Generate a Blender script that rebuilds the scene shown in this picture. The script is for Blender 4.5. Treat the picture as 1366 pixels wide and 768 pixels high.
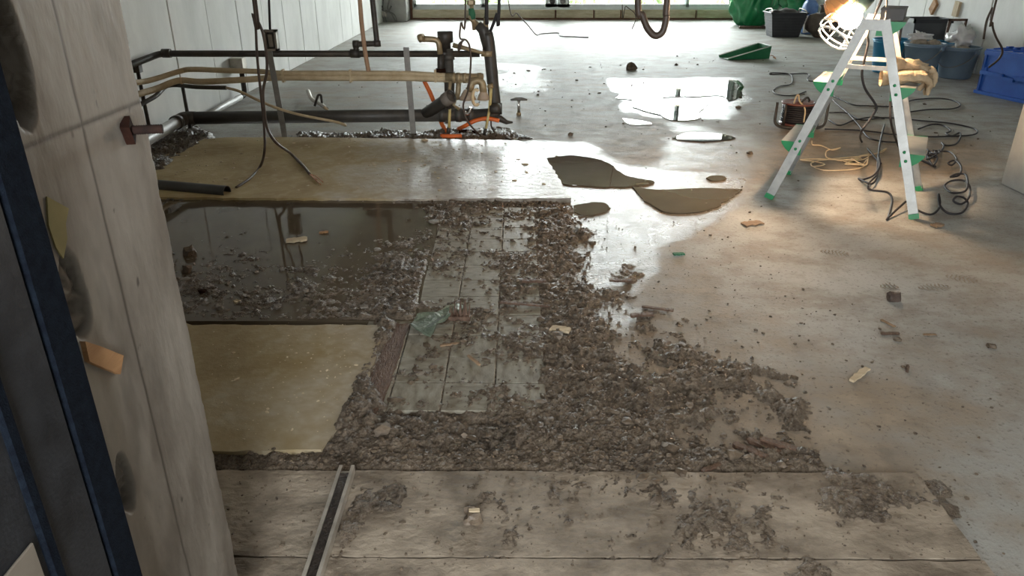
import bpy, bmesh, math, random
import numpy as np
from mathutils import Vector, Matrix

for o in list(bpy.data.objects):
    bpy.data.objects.remove(o, do_unlink=True)
scene = bpy.context.scene
COL = scene.collection
random.seed(7)
RNG = np.random.default_rng(11)

# ------------------------------------------------------------------ camera
F, TH, H = 986.0, math.radians(24.5), 1.05
YAW = math.atan(7 / F * math.cos(TH))
cam_d = bpy.data.cameras.new('camera')
cam_d.sensor_width = 36.0
cam_d.lens = F / 1366 * 36.0
cam_d.clip_start = 0.02
cam = bpy.data.objects.new('camera', cam_d)
COL.objects.link(cam)
cam.location = (0, 0, H)
cam.rotation_euler = (math.pi / 2 - TH, 0, YAW)
scene.camera = cam

# ------------------------------------------------------------------ sky, daylight, exposure
SKY = 26.0
w = bpy.data.worlds.new('overcast_sky')
scene.world = w
w.use_nodes = True
bg = w.node_tree.nodes['Background']
bg.inputs[0].default_value = (0.95, 0.985, 1.0, 1)
bg.inputs[1].default_value = SKY
vs = scene.view_settings
vs.view_transform = 'Standard'
vs.look = 'None'
vs.exposure = 0.2
vs.gamma = 1.0
vs.use_curve_mapping = False


def portal(name, loc, rot, sx, sy):
    l = bpy.data.lights.new(name, 'AREA')
    l.shape = 'RECTANGLE'
    l.size, l.size_y = sx, sy
    l.cycles.is_portal = True
    o = bpy.data.objects.new(name, l)
    o.location, o.rotation_euler = loc, rot
    COL.objects.link(o)


portal('window_daylight', (1.0, 13.9, 1.3), (-math.pi / 2, 0, 0), 5.8, 2.6)
portal('rear_fill_portal', (.02, -1.28, 1.05), (math.pi / 2, 0, 0), .64, 2.1)  # guides sky light through the added opening behind the camera
LAMP_L = 600.0           # radiance of the work-lamp bulb
LAMP_C = (1.0, 0.69, 0.43)


# ------------------------------------------------------------------ pixel -> place
def ray(px, py):
    u, v = (px - 683) / F, (py - 384) / F
    d = (u, math.cos(TH) - v * math.sin(TH), -math.sin(TH) - v * math.cos(TH))
    c, s = math.cos(YAW), math.sin(YAW)
    return Vector((c * d[0] - s * d[1], s * d[0] + c * d[1], d[2]))


def FL(px, py, z=0.0):
    d = ray(px, py)
    t = (z - H) / d.z
    return Vector((d.x * t, d.y * t, z))


def AY(px, py, Y):
    d = ray(px, py)
    t = Y / d.y
    return Vector((d.x * t, Y, H + d.z * t))


def AX(px, py, X):
    d = ray(px, py)
    t = X / d.x
    return Vector((X, d.y * t, H + d.z * t))


# ------------------------------------------------------------------ materials
def _nt(name):
    m = bpy.data.materials.new(name)
    m.use_nodes = True
    nt = m.node_tree
    return m, nt, nt.nodes, nt.links, nt.nodes['Principled BSDF']


def pm(name, c1, c2=None, scale=8.0, rough=0.6, rough2=None, bump=0.0, bscale=None, metal=0.0,
       spec=0.5, stretch=(1, 1, 1), detail=6, lo=0.35, hi=0.65, dist=0.01, coat=0.0):
    m, nt, N, L, b = _nt(name)
    b.inputs['Metallic'].default_value = metal
    b.inputs['Specular IOR Level'].default_value = spec
    b.inputs['Coat Weight'].default_value = coat
    tc = N.new('ShaderNodeTexCoord')
    mp = N.new('ShaderNodeMapping')
    mp.inputs['Scale'].default_value = stretch
    L.new(tc.outputs['Object'], mp.inputs['Vector'])
    nz = N.new('ShaderNodeTexNoise')
    nz.inputs['Scale'].default_value = scale
    nz.inputs['Detail'].default_value = detail
    nz.inputs['Roughness'].default_value = 0.62
    L.new(mp.outputs[0], nz.inputs['Vector'])
    cr = N.new('ShaderNodeValToRGB')
    cr.color_ramp.elements[0].position = lo
    cr.color_ramp.elements[1].position = hi
    c2 = c2 or c1
    cr.color_ramp.elements[0].color = (*c1, 1)
    cr.color_ramp.elements[1].color = (*c2, 1)
    L.new(nz.outputs['Fac'], cr.inputs[0])
    L.new(cr.outputs[0], b.inputs['Base Color'])
    if rough2 is None:
        b.inputs['Roughness'].default_value = rough
    else:
        mr = N.new('ShaderNodeMapRange')
        mr.inputs['From Min'].default_value = lo
        mr.inputs['From Max'].default_value = hi
        mr.inputs['To Min'].default_value = rough
        mr.inputs['To Max'].default_value = rough2
        L.new(nz.outputs['Fac'], mr.inputs['Value'])
        L.new(mr.outputs[0], b.inputs['Roughness'])
    if bump:
        n2 = N.new('ShaderNodeTexNoise')
        n2.inputs['Scale'].default_value = bscale or scale * 4
        n2.inputs['Detail'].default_value = 6
        L.new(mp.outputs[0], n2.inputs['Vector'])
        bp = N.new('ShaderNodeBump')
        bp.inputs['Strength'].default_value = bump
        bp.inputs['Distance'].default_value = dist
        L.new(n2.outputs['Fac'], bp.inputs['Height'])
        L.new(bp.outputs[0], b.inputs['Normal'])
    return m


M = {}
M['conc_near'] = pm('bare_concrete', (.145, .128, .108), (.215, .194, .166), 5, .62, bump=.35, bscale=60, stretch=(1, 1, .35), dist=.004)


def add_attr_dark(m, name, col):
    nt = m.node_tree
    N, L = nt.nodes, nt.links
    b = N['Principled BSDF']
    src = b.inputs['Base Color'].links[0].from_socket
    at = N.new('ShaderNodeAttribute')
    at.attribute_name = name
    x = N.new('ShaderNodeMix')
    x.data_type = 'RGBA'
    L.new(at.outputs['Fac'], x.inputs['Factor'])
    L.new(src, x.inputs['A'])
    x.inputs['B'].default_value = (*col, 1)
    L.new(x.outputs['Result'], b.inputs['Base Color'])


M['conc_face'] = pm('bare_concrete_face', (.118, .102, .084), (.235, .212, .182), 11, .50, .68, bump=.35, bscale=60, stretch=(1, 1, .35), dist=.004)
add_attr_dark(M['conc_face'], 'broken', (.038, .031, .024))
M['conc_wall'] = pm('pale_concrete_wall', (.68, .68, .66), (.82, .82, .80), 3.0, .75, bump=.25, bscale=30, stretch=(1, 1, .5), dist=.004)
M['conc_col'] = pm('grey_concrete', (.27, .265, .245), (.38, .37, .345), 3.0, .8, bump=.25, bscale=30, dist=.004)
M['ceiling'] = pm('ceiling_concrete', (.34, .33, .31), (.44, .43, .41), 2, .85)
M['groove'] = pm('dark_form_joint', (.10, .095, .085), (.16, .15, .14), 9, .9)  # dark colour of the recessed form joints
M['mud'] = None
M['steel'] = pm('galvanised_steel', (.16, .155, .145), (.27, .26, .24), 14, .45, .7, metal=.5, bump=.1)
M['alu'] = pm('ladder_aluminium', (.30, .305, .295), (.42, .425, .41), 20, .38, .55, metal=.7)
M['alu_dull'] = pm('dull_aluminium', (.38, .35, .30), (.54, .50, .44), 25, .4, .6, metal=.6)
M['iron'] = pm('dark_iron_pipe', (.028, .024, .020), (.060, .050, .040), 18, .5, bump=.2)
M['pvc'] = pm('dark_grey_pvc', (.040, .037, .033), (.075, .068, .058), 12, .42, .6)
M['pvc_stub'] = pm('grey_pvc', (.030, .030, .030), (.045, .044, .042), 12, .45)
M['beige'] = pm('beige_foam_insulation', (.40, .31, .185), (.55, .45, .30), 12, .7, bump=.2)
M['brass'] = pm('dirty_brass', (.27, .20, .11), (.40, .32, .20), 25, .45, metal=.3, bump=.2)
M['rust'] = pm('rusty_steel', (.012, .005, .0035), (.026, .010, .006), 40, .95, bump=.5, bscale=160, dist=.002, spec=.1)
M['rod'] = pm('rusty_threaded_rod', (.010, .006, .005), (.022, .011, .008), 60, .9, bump=.5, bscale=300, dist=.001, spec=.15)
M['orange'] = pm('orange_conduit', (.62, .115, .016), (.75, .17, .03), 12, .5)
M['yellowrod'] = pm('yellowed_pipe', (.52, .40, .14), (.63, .52, .24), 15, .5)
M['cable'] = pm('black_cable', (.012, .010, .012), (.024, .021, .023), 10, .6)
M['cable_br'] = pm('brown_cable', (.045, .030, .022), (.09, .062, .045), 10, .5)
M['copper'] = pm('copper_wire', (.40, .16, .08), (.55, .26, .14), 10, .35, metal=.8)
M['rope'] = pm('beige_cord', (.62, .47, .28), (.72, .57, .36), 20, .7)
M['greencap'] = pm('green_plastic', (.010, .22, .075), (.016, .28, .10), 10, .4)
M['bucket'] = pm('slate_blue_plastic', (.14, .205, .27), (.175, .245, .31), 9, .5)
M['bucket_b'] = pm('blue_plastic', (.015, .19, .36), (.022, .23, .42), 9, .45)
M['crate_b'] = pm('bright_blue_plastic', (.012, .10, .50), (.018, .13, .58), 6, .42)
M['crate_k'] = pm('black_plastic', (.020, .021, .025), (.032, .033, .038), 9, .45)
M['crate_g'] = pm('dark_grey_plastic', (.045, .05, .055), (.065, .07, .075), 9, .5)
M['pan'] = pm('green_dustpan_plastic', (.016, .14, .060), (.022, .18, .075), 9, .4)
M['panrim'] = pm('pale_rim', (.62, .68, .62), (.72, .76, .70), 9, .4)
M['bag'] = pm('green_bag_film', (.012, .20, .065), (.03, .30, .11), 3, .25, bump=.4, bscale=7, dist=.03, coat=.3)
M['bluebag'] = pm('blue_sheet', (.05, .13, .36), (.14, .25, .48), 5, .4, bump=.4, bscale=14)
M['brownbag'] = pm('brown_sack', (.07, .055, .045), (.12, .095, .075), 7, .8, bump=.4, bscale=20)
M['clear'] = pm('clear_film', (.55, .55, .54), (.75, .75, .74), 8, .2, bump=.5, bscale=20)
M['rubble'] = pm('mortar_rubble', (.25, .21, .165), (.42, .37, .30), 14, .85, bump=.5)
M['reel'] = pm('red_brown_reel', (.14, .045, .035), (.20, .075, .058), 12, .5)
M['lampor'] = pm('orange_lamp_plastic', (.80, .36, .13), (.84, .42, .17), 8, .4)
M['cage'] = pm('white_cage_wire', (.80, .80, .78), (.85, .85, .83), 8, .4)
M['teal'] = pm('teal_lamp_handle', (.015, .03, .03), (.02, .04, .04), 8, .45)
M['kbox'] = pm('dark_metal_box', (.035, .033, .030), (.055, .05, .046), 8, .5)
M['glove'] = pm('worn_canvas_glove', (.34, .25, .155), (.52, .41, .27), 16, .9, bump=.6, bscale=60)
M['sash'] = pm('white_aluminium_sash', (.62, .66, .66), (.70, .74, .74), 6, .45)
M['sill'] = pm('weathered_sill', (.40, .34, .23), (.56, .50, .37), 5, .8, bump=.3, stretch=(1, 4, 4))
M['sillrust'] = pm('rusty_sill_edge', (.11, .045, .025), (.20, .10, .06), 9, .85)
M['rail'] = pm('white_railing', (.78, .80, .80), (.84, .86, .86), 6, .5)
M['leaf'] = pm('hedge_leaf', (.10, .15, .055), (.24, .30, .14), 5, .6)
M['ground'] = pm('balcony_slab', (.42, .42, .40), (.52, .52, .50), 4, .85)
M['jamb'] = pm('black_door_jamb', (.010, .011, .013), (.024, .026, .030), 30, .38, .55, bump=.25, bscale=220, dist=.002, lo=.3, hi=.8, spec=.25)
M['gasket'] = pm('dark_blue_brush_seal', (.003, .004, .007), (.006, .009, .014), 90, .95, bump=.4, bscale=500, dist=.002, spec=.05)
M['strike'] = pm('beige_strike_plate', (.20, .175, .145), (.27, .24, .20), 14, .4, metal=.4)
M['hole'] = pm('dark_opening', (.004, .004, .004), (.006, .006, .006), 9, .9)
M['wood'] = pm('raw_wood', (.30, .155, .065), (.44, .25, .115), 14, .75, bump=.4, stretch=(1, .2, 2))
M['wood_w'] = pm('wet_dark_wood', (.065, .036, .023), (.135, .080, .052), 20, .6, bump=.6, stretch=(4, 1, 1), bscale=60)
M['palewood'] = pm('pale_wood_chip', (.48, .38, .25), (.60, .50, .35), 12, .8, stretch=(1, 5, 1))
M['paper'] = pm('olive_paper', (.20, .17, .075), (.26, .22, .10), 12, .9)
M['white'] = pm('white_plastic', (.70, .68, .62), (.76, .74, .68), 8, .5)
M['clod'] = pm('mud_clod', (.055, .039, .026), (.150, .112, .076), 30, .45, .7, bump=.5, bscale=90, dist=.004)
M['stone'] = pm('wet_stone', (.08, .068, .054), (.22, .19, .155), 3, .4, bump=.3)
M['stonebr'] = pm('dark_stone', (.055, .038, .030), (.11, .08, .065), 20, .6, bump=.5, bscale=60)
M['tile'] = pm('grey_green_tile', (.14, .115, .080), (.30, .285, .23), 16, .35, .65, bump=.4, bscale=70, dist=.002, stretch=(1, 3, 1))
M['insul'] = pm('yellow_urethane', (.17, .12, .05), (.33, .255, .135), 4.5, .6, bump=.5, bscale=45, dist=.006, stretch=(1, 1.6, 1))
M['chrome'] = pm('chrome', (.7, .7, .7), (.78, .78, .78), 8, .15, metal=1.0)
M['greenrag'] = pm('green_rag', (.03, .13, .07), (.05, .19, .10), 20, .85, bump=.4)
M['leafbr'] = pm('brown_scrap', (.20, .13, .075), (.30, .20, .12), 20, .8)


def bulb_mat():
    m, nt, N, L, b = _nt('lit_bulb')
    b.inputs['Base Color'].default_value = (1, 1, 1, 1)
    b.inputs['Emission Color'].default_value = (*LAMP_C, 1)
    b.inputs['Emission Strength'].default_value = LAMP_L
    return m


M['bulb'] = bulb_mat()


def glass_mat(name, tint, ior=1.45, rough=0.0):
    m = bpy.data.materials.new(name)
    m.use_nodes = True
    nt = m.node_tree
    N, L = nt.nodes, nt.links
    N.remove(N['Principled BSDF'])
    fr = N.new('ShaderNodeFresnel')
    fr.inputs[0].default_value = ior
    tr = N.new('ShaderNodeBsdfTransparent')
    tr.inputs[0].default_value = (*tint, 1)
    gl = N.new('ShaderNodeBsdfGlossy')
    gl.inputs['Roughness'].default_value = rough
    mx = N.new('ShaderNodeMixShader')
    L.new(fr.outputs[0], mx.inputs[0])
    L.new(tr.outputs[0], mx.inputs[1])
    L.new(gl.outputs[0], mx.inputs[2])
    L.new(mx.outputs[0], N['Material Output'].inputs[0])
    return m


M['glass'] = glass_mat('window_glass', (.93, .95, .94))
M['film'] = glass_mat('puddle_water', (.80, .74, .64), 1.33, .02)


def murk():
    m, nt, N, L, b = _nt('murky_water')
    b.inputs['Base Color'].default_value = (.060, .046, .030, 1)
    b.inputs['Roughness'].default_value = .03
    b.inputs['IOR'].default_value = 1.33
    tc = N.new('ShaderNodeTexCoord')
    nz = N.new('ShaderNodeTexNoise')
    nz.inputs['Scale'].default_value = 5
    L.new(tc.outputs['Object'], nz.inputs['Vector'])
    cr = N.new('ShaderNodeValToRGB')
    cr.color_ramp.elements[0].color = (.070, .054, .036, 1)
    cr.color_ramp.elements[1].color = (.120, .096, .066, 1)
    L.new(nz.outputs[0], cr.inputs[0])
    L.new(cr.outputs[0], b.inputs['Base Color'])
    bp = N.new('ShaderNodeBump')
    bp.inputs['Strength'].default_value = .05
    bp.inputs['Distance'].default_value = .01
    L.new(nz.outputs[0], bp.inputs['Height'])
    L.new(bp.outputs[0], b.inputs['Normal'])
    return m


M['murk'] = murk()


def mix(N, L, fac, a, b):
    x = N.new('ShaderNodeMix')
    x.data_type = 'RGBA'
    for sock, v in ((x.inputs['Factor'], fac), (x.inputs['A'], a), (x.inputs['B'], b)):
        if isinstance(v, tuple):
            sock.default_value = (*v, 1)
        elif isinstance(v, (int, float)):
            sock.default_value = v
        else:
            L.new(v, sock)
    return x.outputs['Result']


def noise(N, L, vec, scale, detail=6, rough=.6):
    n = N.new('ShaderNodeTexNoise')
    n.inputs['Scale'].default_value = scale
    n.inputs['Detail'].default_value = detail
    n.inputs['Roughness'].default_value = rough
    L.new(vec, n.inputs['Vector'])
    return n.outputs['Fac']


def rng(N, L, v, a, b, c, d):
    r = N.new('ShaderNodeMapRange')
    for k, x in zip(('From Min', 'From Max', 'To Min', 'To Max'), (a, b, c, d)):
        r.inputs[k].default_value = x
    L.new(v, r.inputs['Value'])
    return r.outputs[0]


def math_(N, L, op, a, b):
    r = N.new('ShaderNodeMath')
    r.operation = op
    for s, v in zip(r.inputs, (a, b)):
        if isinstance(v, (int, float)):
            s.default_value = v
        else:
            L.new(v, s)
    return r.outputs[0]


def floor_mat(name='floor_concrete'):
    """bare slab: 'dirt' = brown silt left on it, 'wet' = damp skin, both from vertex attributes"""
    m, nt, N, L, b = _nt(name)
    tc = N.new('ShaderNodeTexCoord')
    v = tc.outputs['Object']
    mp = N.new('ShaderNodeMapping')
    mp.inputs['Scale'].default_value = (1, 1.35, 1)
    L.new(v, mp.inputs['Vector'])
    n1 = noise(N, L, v, 1.3, 8)
    n2 = noise(N, L, v, 9, 8, .65)
    n5 = noise(N, L, mp.outputs[0], 3.6, 10, .7)
    n3 = noise(N, L, v, 75, 5, .7)
    at = N.new('ShaderNodeAttribute')
    at.attribute_name = 'dirt'
    aw = N.new('ShaderNodeAttribute')
    aw.attribute_name = 'wet'
    base = mix(N, L, rng(N, L, n1, .35, .65, 0, 1), (.33, .335, .315), (.46, .465, .445))
    base = mix(N, L, rng(N, L, n5, .47, .64, 0, .85), base, (.215, .20, .175))
    silt = mix(N, L, rng(N, L, n5, .35, .65, 0, 1), (.150, .112, .076), (.33, .268, .200))
    silt = mix(N, L, rng(N, L, n2, .52, .70, 0, .55), silt, (.115, .088, .062))
    dfac = rng(N, L, math_(N, L, 'ADD', at.outputs['Fac'], math_(N, L, 'MULTIPLY', math_(N, L, 'SUBTRACT', n5, .5), 1.3)), .1, .95, 0, 1)
    col = mix(N, L, dfac, base, silt)
    # specks of dirt
    col = mix(N, L, rng(N, L, n3, .565, .65, 0, .6), col, (.11, .09, .07))
    wsum = math_(N, L, 'ADD', aw.outputs['Fac'], math_(N, L, 'MULTIPLY', math_(N, L, 'SUBTRACT', n2, .5), 1.0))
    wsum = math_(N, L, 'ADD', wsum, math_(N, L, 'MULTIPLY', math_(N, L, 'SUBTRACT', n3, .5), .9))
    wetf = rng(N, L, wsum, .35, .75, 0, 1)
    damp = N.new('ShaderNodeMix')
    damp.data_type = 'RGBA'
    damp.blend_type = 'MULTIPLY'
    L.new(math_(N, L, 'MULTIPLY', wetf, .75), damp.inputs['Factor'])
    L.new(col, damp.inputs['A'])
    damp.inputs['B'].default_value = (.52, .47, .40, 1)
    L.new(damp.outputs['Result'], b.inputs['Base Color'])
    rg = math_(N, L, 'SUBTRACT', rng(N, L, n2, .3, .7, .55, .72), math_(N, L, 'MULTIPLY', wetf, .34))
    L.new(rg, b.inputs['Roughness'])
    b.inputs['Specular IOR Level'].default_value = .5
    bp = N.new('ShaderNodeBump')
    bp.inputs['Strength'].default_value = .6
    bp.inputs['Distance'].default_value = .004
    L.new(math_(N, L, 'ADD', n3, math_(N, L, 'MULTIPLY', n2, 1.2)), bp.inputs['Height'])
    L.new(bp.outputs[0], b.inputs['Normal'])
    return m


M['floor'] = floor_mat()


def mud_mat():
    m, nt, N, L, b = _nt('wet_mud')
    tc = N.new('ShaderNodeTexCoord')
    v = tc.outputs['Object']
    n1 = noise(N, L, v, 6, 8)
    n2 = noise(N, L, v, 55, 6, .7)
    n3 = noise(N, L, v, 210, 4, .7)
    col = mix(N, L, rng(N, L, n1, .35, .65, 0, 1), (.056, .041, .028), (.150, .112, .076))
    col = mix(N, L, rng(N, L, n2, .45, .65, 0, .75), col, (.27, .215, .158))
    col = mix(N, L, rng(N, L, n3, .52, .62, 0, .6), col, (.024, .017, .012))
    L.new(col, b.inputs['Base Color'])
    L.new(rng(N, L, n2, .35, .65, .16, .60), b.inputs['Roughness'])
    bp = N.new('ShaderNodeBump')
    bp.inputs['Strength'].default_value = 1.0
    bp.inputs['Distance'].default_value = .008
    L.new(math_(N, L, 'ADD', n2, math_(N, L, 'MULTIPLY', n3, .7)), bp.inputs['Height'])
    L.new(bp.outputs[0], b.inputs['Normal'])
    return m


M['mud'] = mud_mat()


# ------------------------------------------------------------------ mesh helpers
ORG = {}


class MB:
    def __init__(s):
        s.v, s.f, s.sm = [], [], []

    def add(s, vs_, fs, smooth=False):
        k = len(s.v)
        s.v += [tuple(p) for p in vs_]
        s.f += [tuple(i + k for i in f) for f in fs]
        s.sm += [smooth] * len(fs)
        return s

    def box(s, lo, hi, rz=0, piv=None, bev=0.0):
        x0, y0, z0 = lo
        x1, y1, z1 = hi
        if bev > 0:
            bev = min(bev, .45 * min(x1 - x0, y1 - y0, z1 - z0))
            bm = bmesh.new()
            bmesh.ops.create_cube(bm, size=1)
            for q in bm.verts:
                q.co = ((x0 + x1) / 2 + q.co.x * (x1 - x0), (y0 + y1) / 2 + q.co.y * (y1 - y0), (z0 + z1) / 2 + q.co.z * (z1 - z0))
            bmesh.ops.bevel(bm, geom=bm.edges[:], offset=bev, segments=1, affect='EDGES')
            bm.verts.index_update()
            P = [Vector(q.co) for q in bm.verts]
            fs = [tuple(q.index for q in f.verts) for f in bm.faces]
            bm.free()
        else:
            P = [Vector(p) for p in ((x0, y0, z0), (x1, y0, z0), (x1, y1, z0), (x0, y1, z0), (x0, y0, z1), (x1, y0, z1), (x1, y1, z1), (x0, y1, z1))]
            fs = [(0, 3, 2, 1), (4, 5, 6, 7), (0, 1, 5, 4), (1, 2, 6, 5), (2, 3, 7, 6), (3, 0, 4, 7)]
        if rz:
            c = Vector(piv) if piv else Vector(((x0 + x1) / 2, (y0 + y1) / 2, 0))
            R = Matrix.Rotation(rz, 3, 'Z')
            P = [R @ (p - c) + c for p in P]
        return s.add(P, fs)

    def obox(s, c, ax, ay, az):
        """box from centre and three half-axis vectors"""
        c, ax, ay, az = map(Vector, (c, ax, ay, az))
        P = [c + i * ax + j * ay + k * az for k in (-1, 1) for i, j in ((-1, -1), (1, -1), (1, 1), (-1, 1))]
        return s.add(P, [(0, 3, 2, 1), (4, 5, 6, 7), (0, 1, 5, 4), (1, 2, 6, 5), (2, 3, 7, 6), (3, 0, 4, 7)])

    def bar(s, a, b, wv, dv):
        """rectangular bar a->b with half-size vectors wv, dv"""
        a, b = Vector(a), Vector(b)
        return s.obox((a + b) / 2, wv, dv, (b - a) / 2)

    def tube(s, pts, r, n=10, cap=True, smooth=True, close=False):
        pts = [Vector(p) for p in pts]
        m = len(pts)
        rr = r if isinstance(r, (list, tuple)) else [r] * m
        tang = []
        for i in range(m):
            if close:
                t = pts[(i + 1) % m] - pts[i - 1]
            else:
                t = pts[min(i + 1, m - 1)] - pts[max(i - 1, 0)]
            tang.append(t.normalized() if t.length > 1e-9 else Vector((0, 0, 1)))
        up = Vector((0, 0, 1)) if abs(tang[0].z) < .9 else Vector((1, 0, 0))
        nrm = (up - tang[0] * up.dot(tang[0])).normalized()
        V = []
        for i in range(m):
            nrm = nrm - tang[i] * nrm.dot(tang[i])
            nrm = nrm.normalized() if nrm.length > 1e-6 else tang[i].orthogonal().normalized()
            bi = tang[i].cross(nrm)
            for k in range(n):
                a = 2 * math.pi * k / n
                V.append(pts[i] + (nrm * math.cos(a) + bi * math.sin(a)) * rr[i])
        fs = []
        for i in range(m if close else m - 1):
            j = (i + 1) % m
            for k in range(n):
                l = (k + 1) % n
                fs.append((i * n + k, i * n + l, j * n + l, j * n + k))
        s.add(V, fs, smooth)
        if cap and not close:
            b = len(s.v) - len(V)
            s.f += [tuple(b + k for k in reversed(range(n))), tuple(b + (m - 1) * n + k for k in range(n))]
            s.sm += [False, False]
        return s

    def hollow(s, a, b, r, wall, n=20):
        """open-ended pipe a->b, open at b"""
        a, b = Vector(a), Vector(b)
        d = (b - a).normalized()
        s.tube([a, b], r, n)
        s.f.pop()
        s.sm.pop()
        s.tube([b, a + d * .01], r - wall, n)
        s.f.pop(-2)
        s.sm.pop(-2)
        s.tube([b, b + d * .0002], [r, r - wall], n, cap=False, smooth=False)
        return s

    def lathe(s, prof, c=(0, 0, 0), n=24, sx=1, sy=1, smooth=True, axis=None):
        c = Vector(c)
        R = Matrix.Identity(3)
        if axis is not None:
            R = Vector((0, 0, 1)).rotation_difference(Vector(axis)).to_matrix()
        V = []
        for r, z in prof:
            for k in range(n):
                a = 2 * math.pi * k / n
                V.append(c + R @ Vector((r * math.cos(a) * sx, r * math.sin(a) * sy, z)))
        fs = []
        for i in range(len(prof) - 1):
            for k in range(n):
                l = (k + 1) % n
                fs.append((i * n + k, i * n + l, (i + 1) * n + l, (i + 1) * n + k))
        if prof[0][0] > 1e-6:
            fs.append(tuple(reversed(range(n))))
        if prof[-1][0] > 1e-6:
            fs.append(tuple((len(prof) - 1) * n + k for k in range(n)))
        return s.add(V, fs, smooth)

    def prism(s, poly, d0, d1, f):
        """polygon of (a,b) extruded from d0 to d1; f(a,b,d)->point"""
        n = len(poly)
        V = [f(a, b, d0) for a, b in poly] + [f(a, b, d1) for a, b in poly]
        fs = [tuple(reversed(range(n))), tuple(range(n, 2 * n))]
        fs += [(i, (i + 1) % n, n + (i + 1) % n, n + i) for i in range(n)]
        return s.add(V, fs)

    def blob(s, c, rx, ry, rz, amp=.2, sub=2, seed=0, freq=2.2, flat=None, smooth=True, squ=1.0):
        bm = bmesh.new()
        bmesh.ops.create_icosphere(bm, subdivisions=sub, radius=1)
        rs = random.Random(seed)
        ph = [(rs.uniform(-1, 1), rs.uniform(-1, 1), rs.uniform(-1, 1), rs.uniform(0, 6.28)) for _ in range(7)]
        bm.verts.index_update()
        V = []
        for q in bm.verts:
            p = q.co.copy()
            h = sum(math.sin(freq * (1 + .4 * i) * (p.x * a + p.y * b + p.z * g) * 2 + f) / (1 + .5 * i) for i, (a, b, g, f) in enumerate(ph))
            p = p * (1 + amp * h * .45)
            if squ != 1.0:
                p = Vector([math.copysign(abs(t) ** squ, t) for t in p])
            z = p.z * rz
            if flat is not None and z < flat:
                z = flat
            V.append((c[0] + p.x * rx, c[1] + p.y * ry, c[2] + z))
        fs = [tuple(q.index for q in f.verts) for f in bm.faces]
        bm.free()
        return s.add(V, fs, smooth)

    def build(s, name, mat, parent=None, label=None):
        if parent is not None:
            org = ORG[parent.name]
        else:
            a = np.array(s.v)
            lo, hi = a.min(0), a.max(0)
            org = Vector(((lo[0] + hi[0]) / 2, (lo[1] + hi[1]) / 2, lo[2]))
        me = bpy.data.meshes.new(name)
        me.from_pydata([(p[0] - org[0], p[1] - org[1], p[2] - org[2]) for p in s.v], [], s.f)
        me.polygons.foreach_set('use_smooth', s.sm)
        me.materials.append(M[mat])
        me.update()
        o = bpy.data.objects.new(name, me)
        COL.objects.link(o)
        if parent is not None:
            o.parent = parent
        else:
            o.location = org
        ORG[o.name] = org
        if label:
            o['label'] = label
        return o


def tag(o, label, cat, group=None, kind=None):
    o['label'] = label
    o['category'] = cat
    if group:
        o['group'] = group
    if kind:
        o['kind'] = kind
    return o


def struct(o, label=None):
    o['kind'] = 'structure'
    if label:
        o['label'] = label
    return o


def thing(name, loc, label, cat, group=None):
    o = bpy.data.objects.new(name, None)
    o.empty_display_size = .1
    COL.objects.link(o)
    o.location = loc
    ORG[o.name] = Vector(loc)
    return tag(o, label, cat, group)


def smooth_path(pts, k=6):
    """Catmull-Rom through the points"""
    P = [Vector(p) for p in pts]
    P = [P[0] * 2 - P[1]] + P + [P[-1] * 2 - P[-2]]
    out = []
    for i in range(1, len(P) - 2):
        a, b, c, d = P[i - 1], P[i], P[i + 1], P[i + 2]
        for j in range(k):
            t = j / k
            out.append(.5 * ((2 * b) + (c - a) * t + (2 * a - 5 * b + 4 * c - d) * t * t + (3 * b - a - 3 * c + d) * t ** 3))
    out.append(P[-2])
    return out


def fillet(pts, r, k=5):
    P = [Vector(p) for p in pts]
    out = [P[0]]
    for a, b, c in zip(P, P[1:], P[2:]):
        u, v = (a - b), (c - b)
        q = min(r, u.length * .49, v.length * .49)
        p0, p2 = b + u.normalized() * q, b + v.normalized() * q
        for j in range(k + 1):
            t = j / k
            out.append(p0 * (1 - t) ** 2 + b * 2 * t * (1 - t) + p2 * t * t)
    out.append(P[-1])
    return out


# ---- numpy noise and polygon masks (placing mud, silt and damp on the floor)
def vnoise(x, y, seed):
    xi, yi = np.floor(x).astype(np.int64), np.floor(y).astype(np.int64)
    fx, fy = x - xi, y - yi
    fx, fy = fx * fx * (3 - 2 * fx), fy * fy * (3 - 2 * fy)

    def hsh(a, b):
        h = (a * 374761393 + b * 668265263 + seed * 974634777) & 0x7fffffff
        h = ((h ^ (h >> 13)) * 1274126177) & 0x7fffffff
        return ((h ^ (h >> 16)) & 0xffff) / 65535.0
    return (hsh(xi, yi) * (1 - fx) + hsh(xi + 1, yi) * fx) * (1 - fy) + (hsh(xi, yi + 1) * (1 - fx) + hsh(xi + 1, yi + 1) * fx) * fy


def fbm(x, y, f, octs=5, seed=1, gain=.55):
    a, s, t = 1.0, 0.0, 0.0
    for i in range(octs):
        s = s + a * (vnoise(x * f + 17.3 * i, y * f - 9.1 * i, seed + i) - .5)
        t += a
        a *= gain
        f *= 2.03
    return s / t * 2


def sdf(x, y, poly):
    """signed distance, + inside; poly = list of (x,y)"""
    d = np.full(x.shape, 1e9)
    ins = np.zeros(x.shape, bool)
    n = len(poly)
    for i in range(n):
        ax, ay = poly[i][0], poly[i][1]
        bx, by = poly[(i + 1) % n][0], poly[(i + 1) % n][1]
        ex, ey = bx - ax, by - ay
        t = np.clip(((x - ax) * ex + (y - ay) * ey) / (ex * ex + ey * ey + 1e-12), 0, 1)
        d = np.minimum(d, np.hypot(x - ax - t * ex, y - ay - t * ey))
        c = ((ay > y) != (by > y)) & (x < (bx - ax) * (y - ay) / (by - ay + 1e-12) + ax)
        ins ^= c
    return np.where(ins, d, -d)


def wp(*px):
    return [tuple(FL(*p)[:2]) for p in px]


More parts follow.
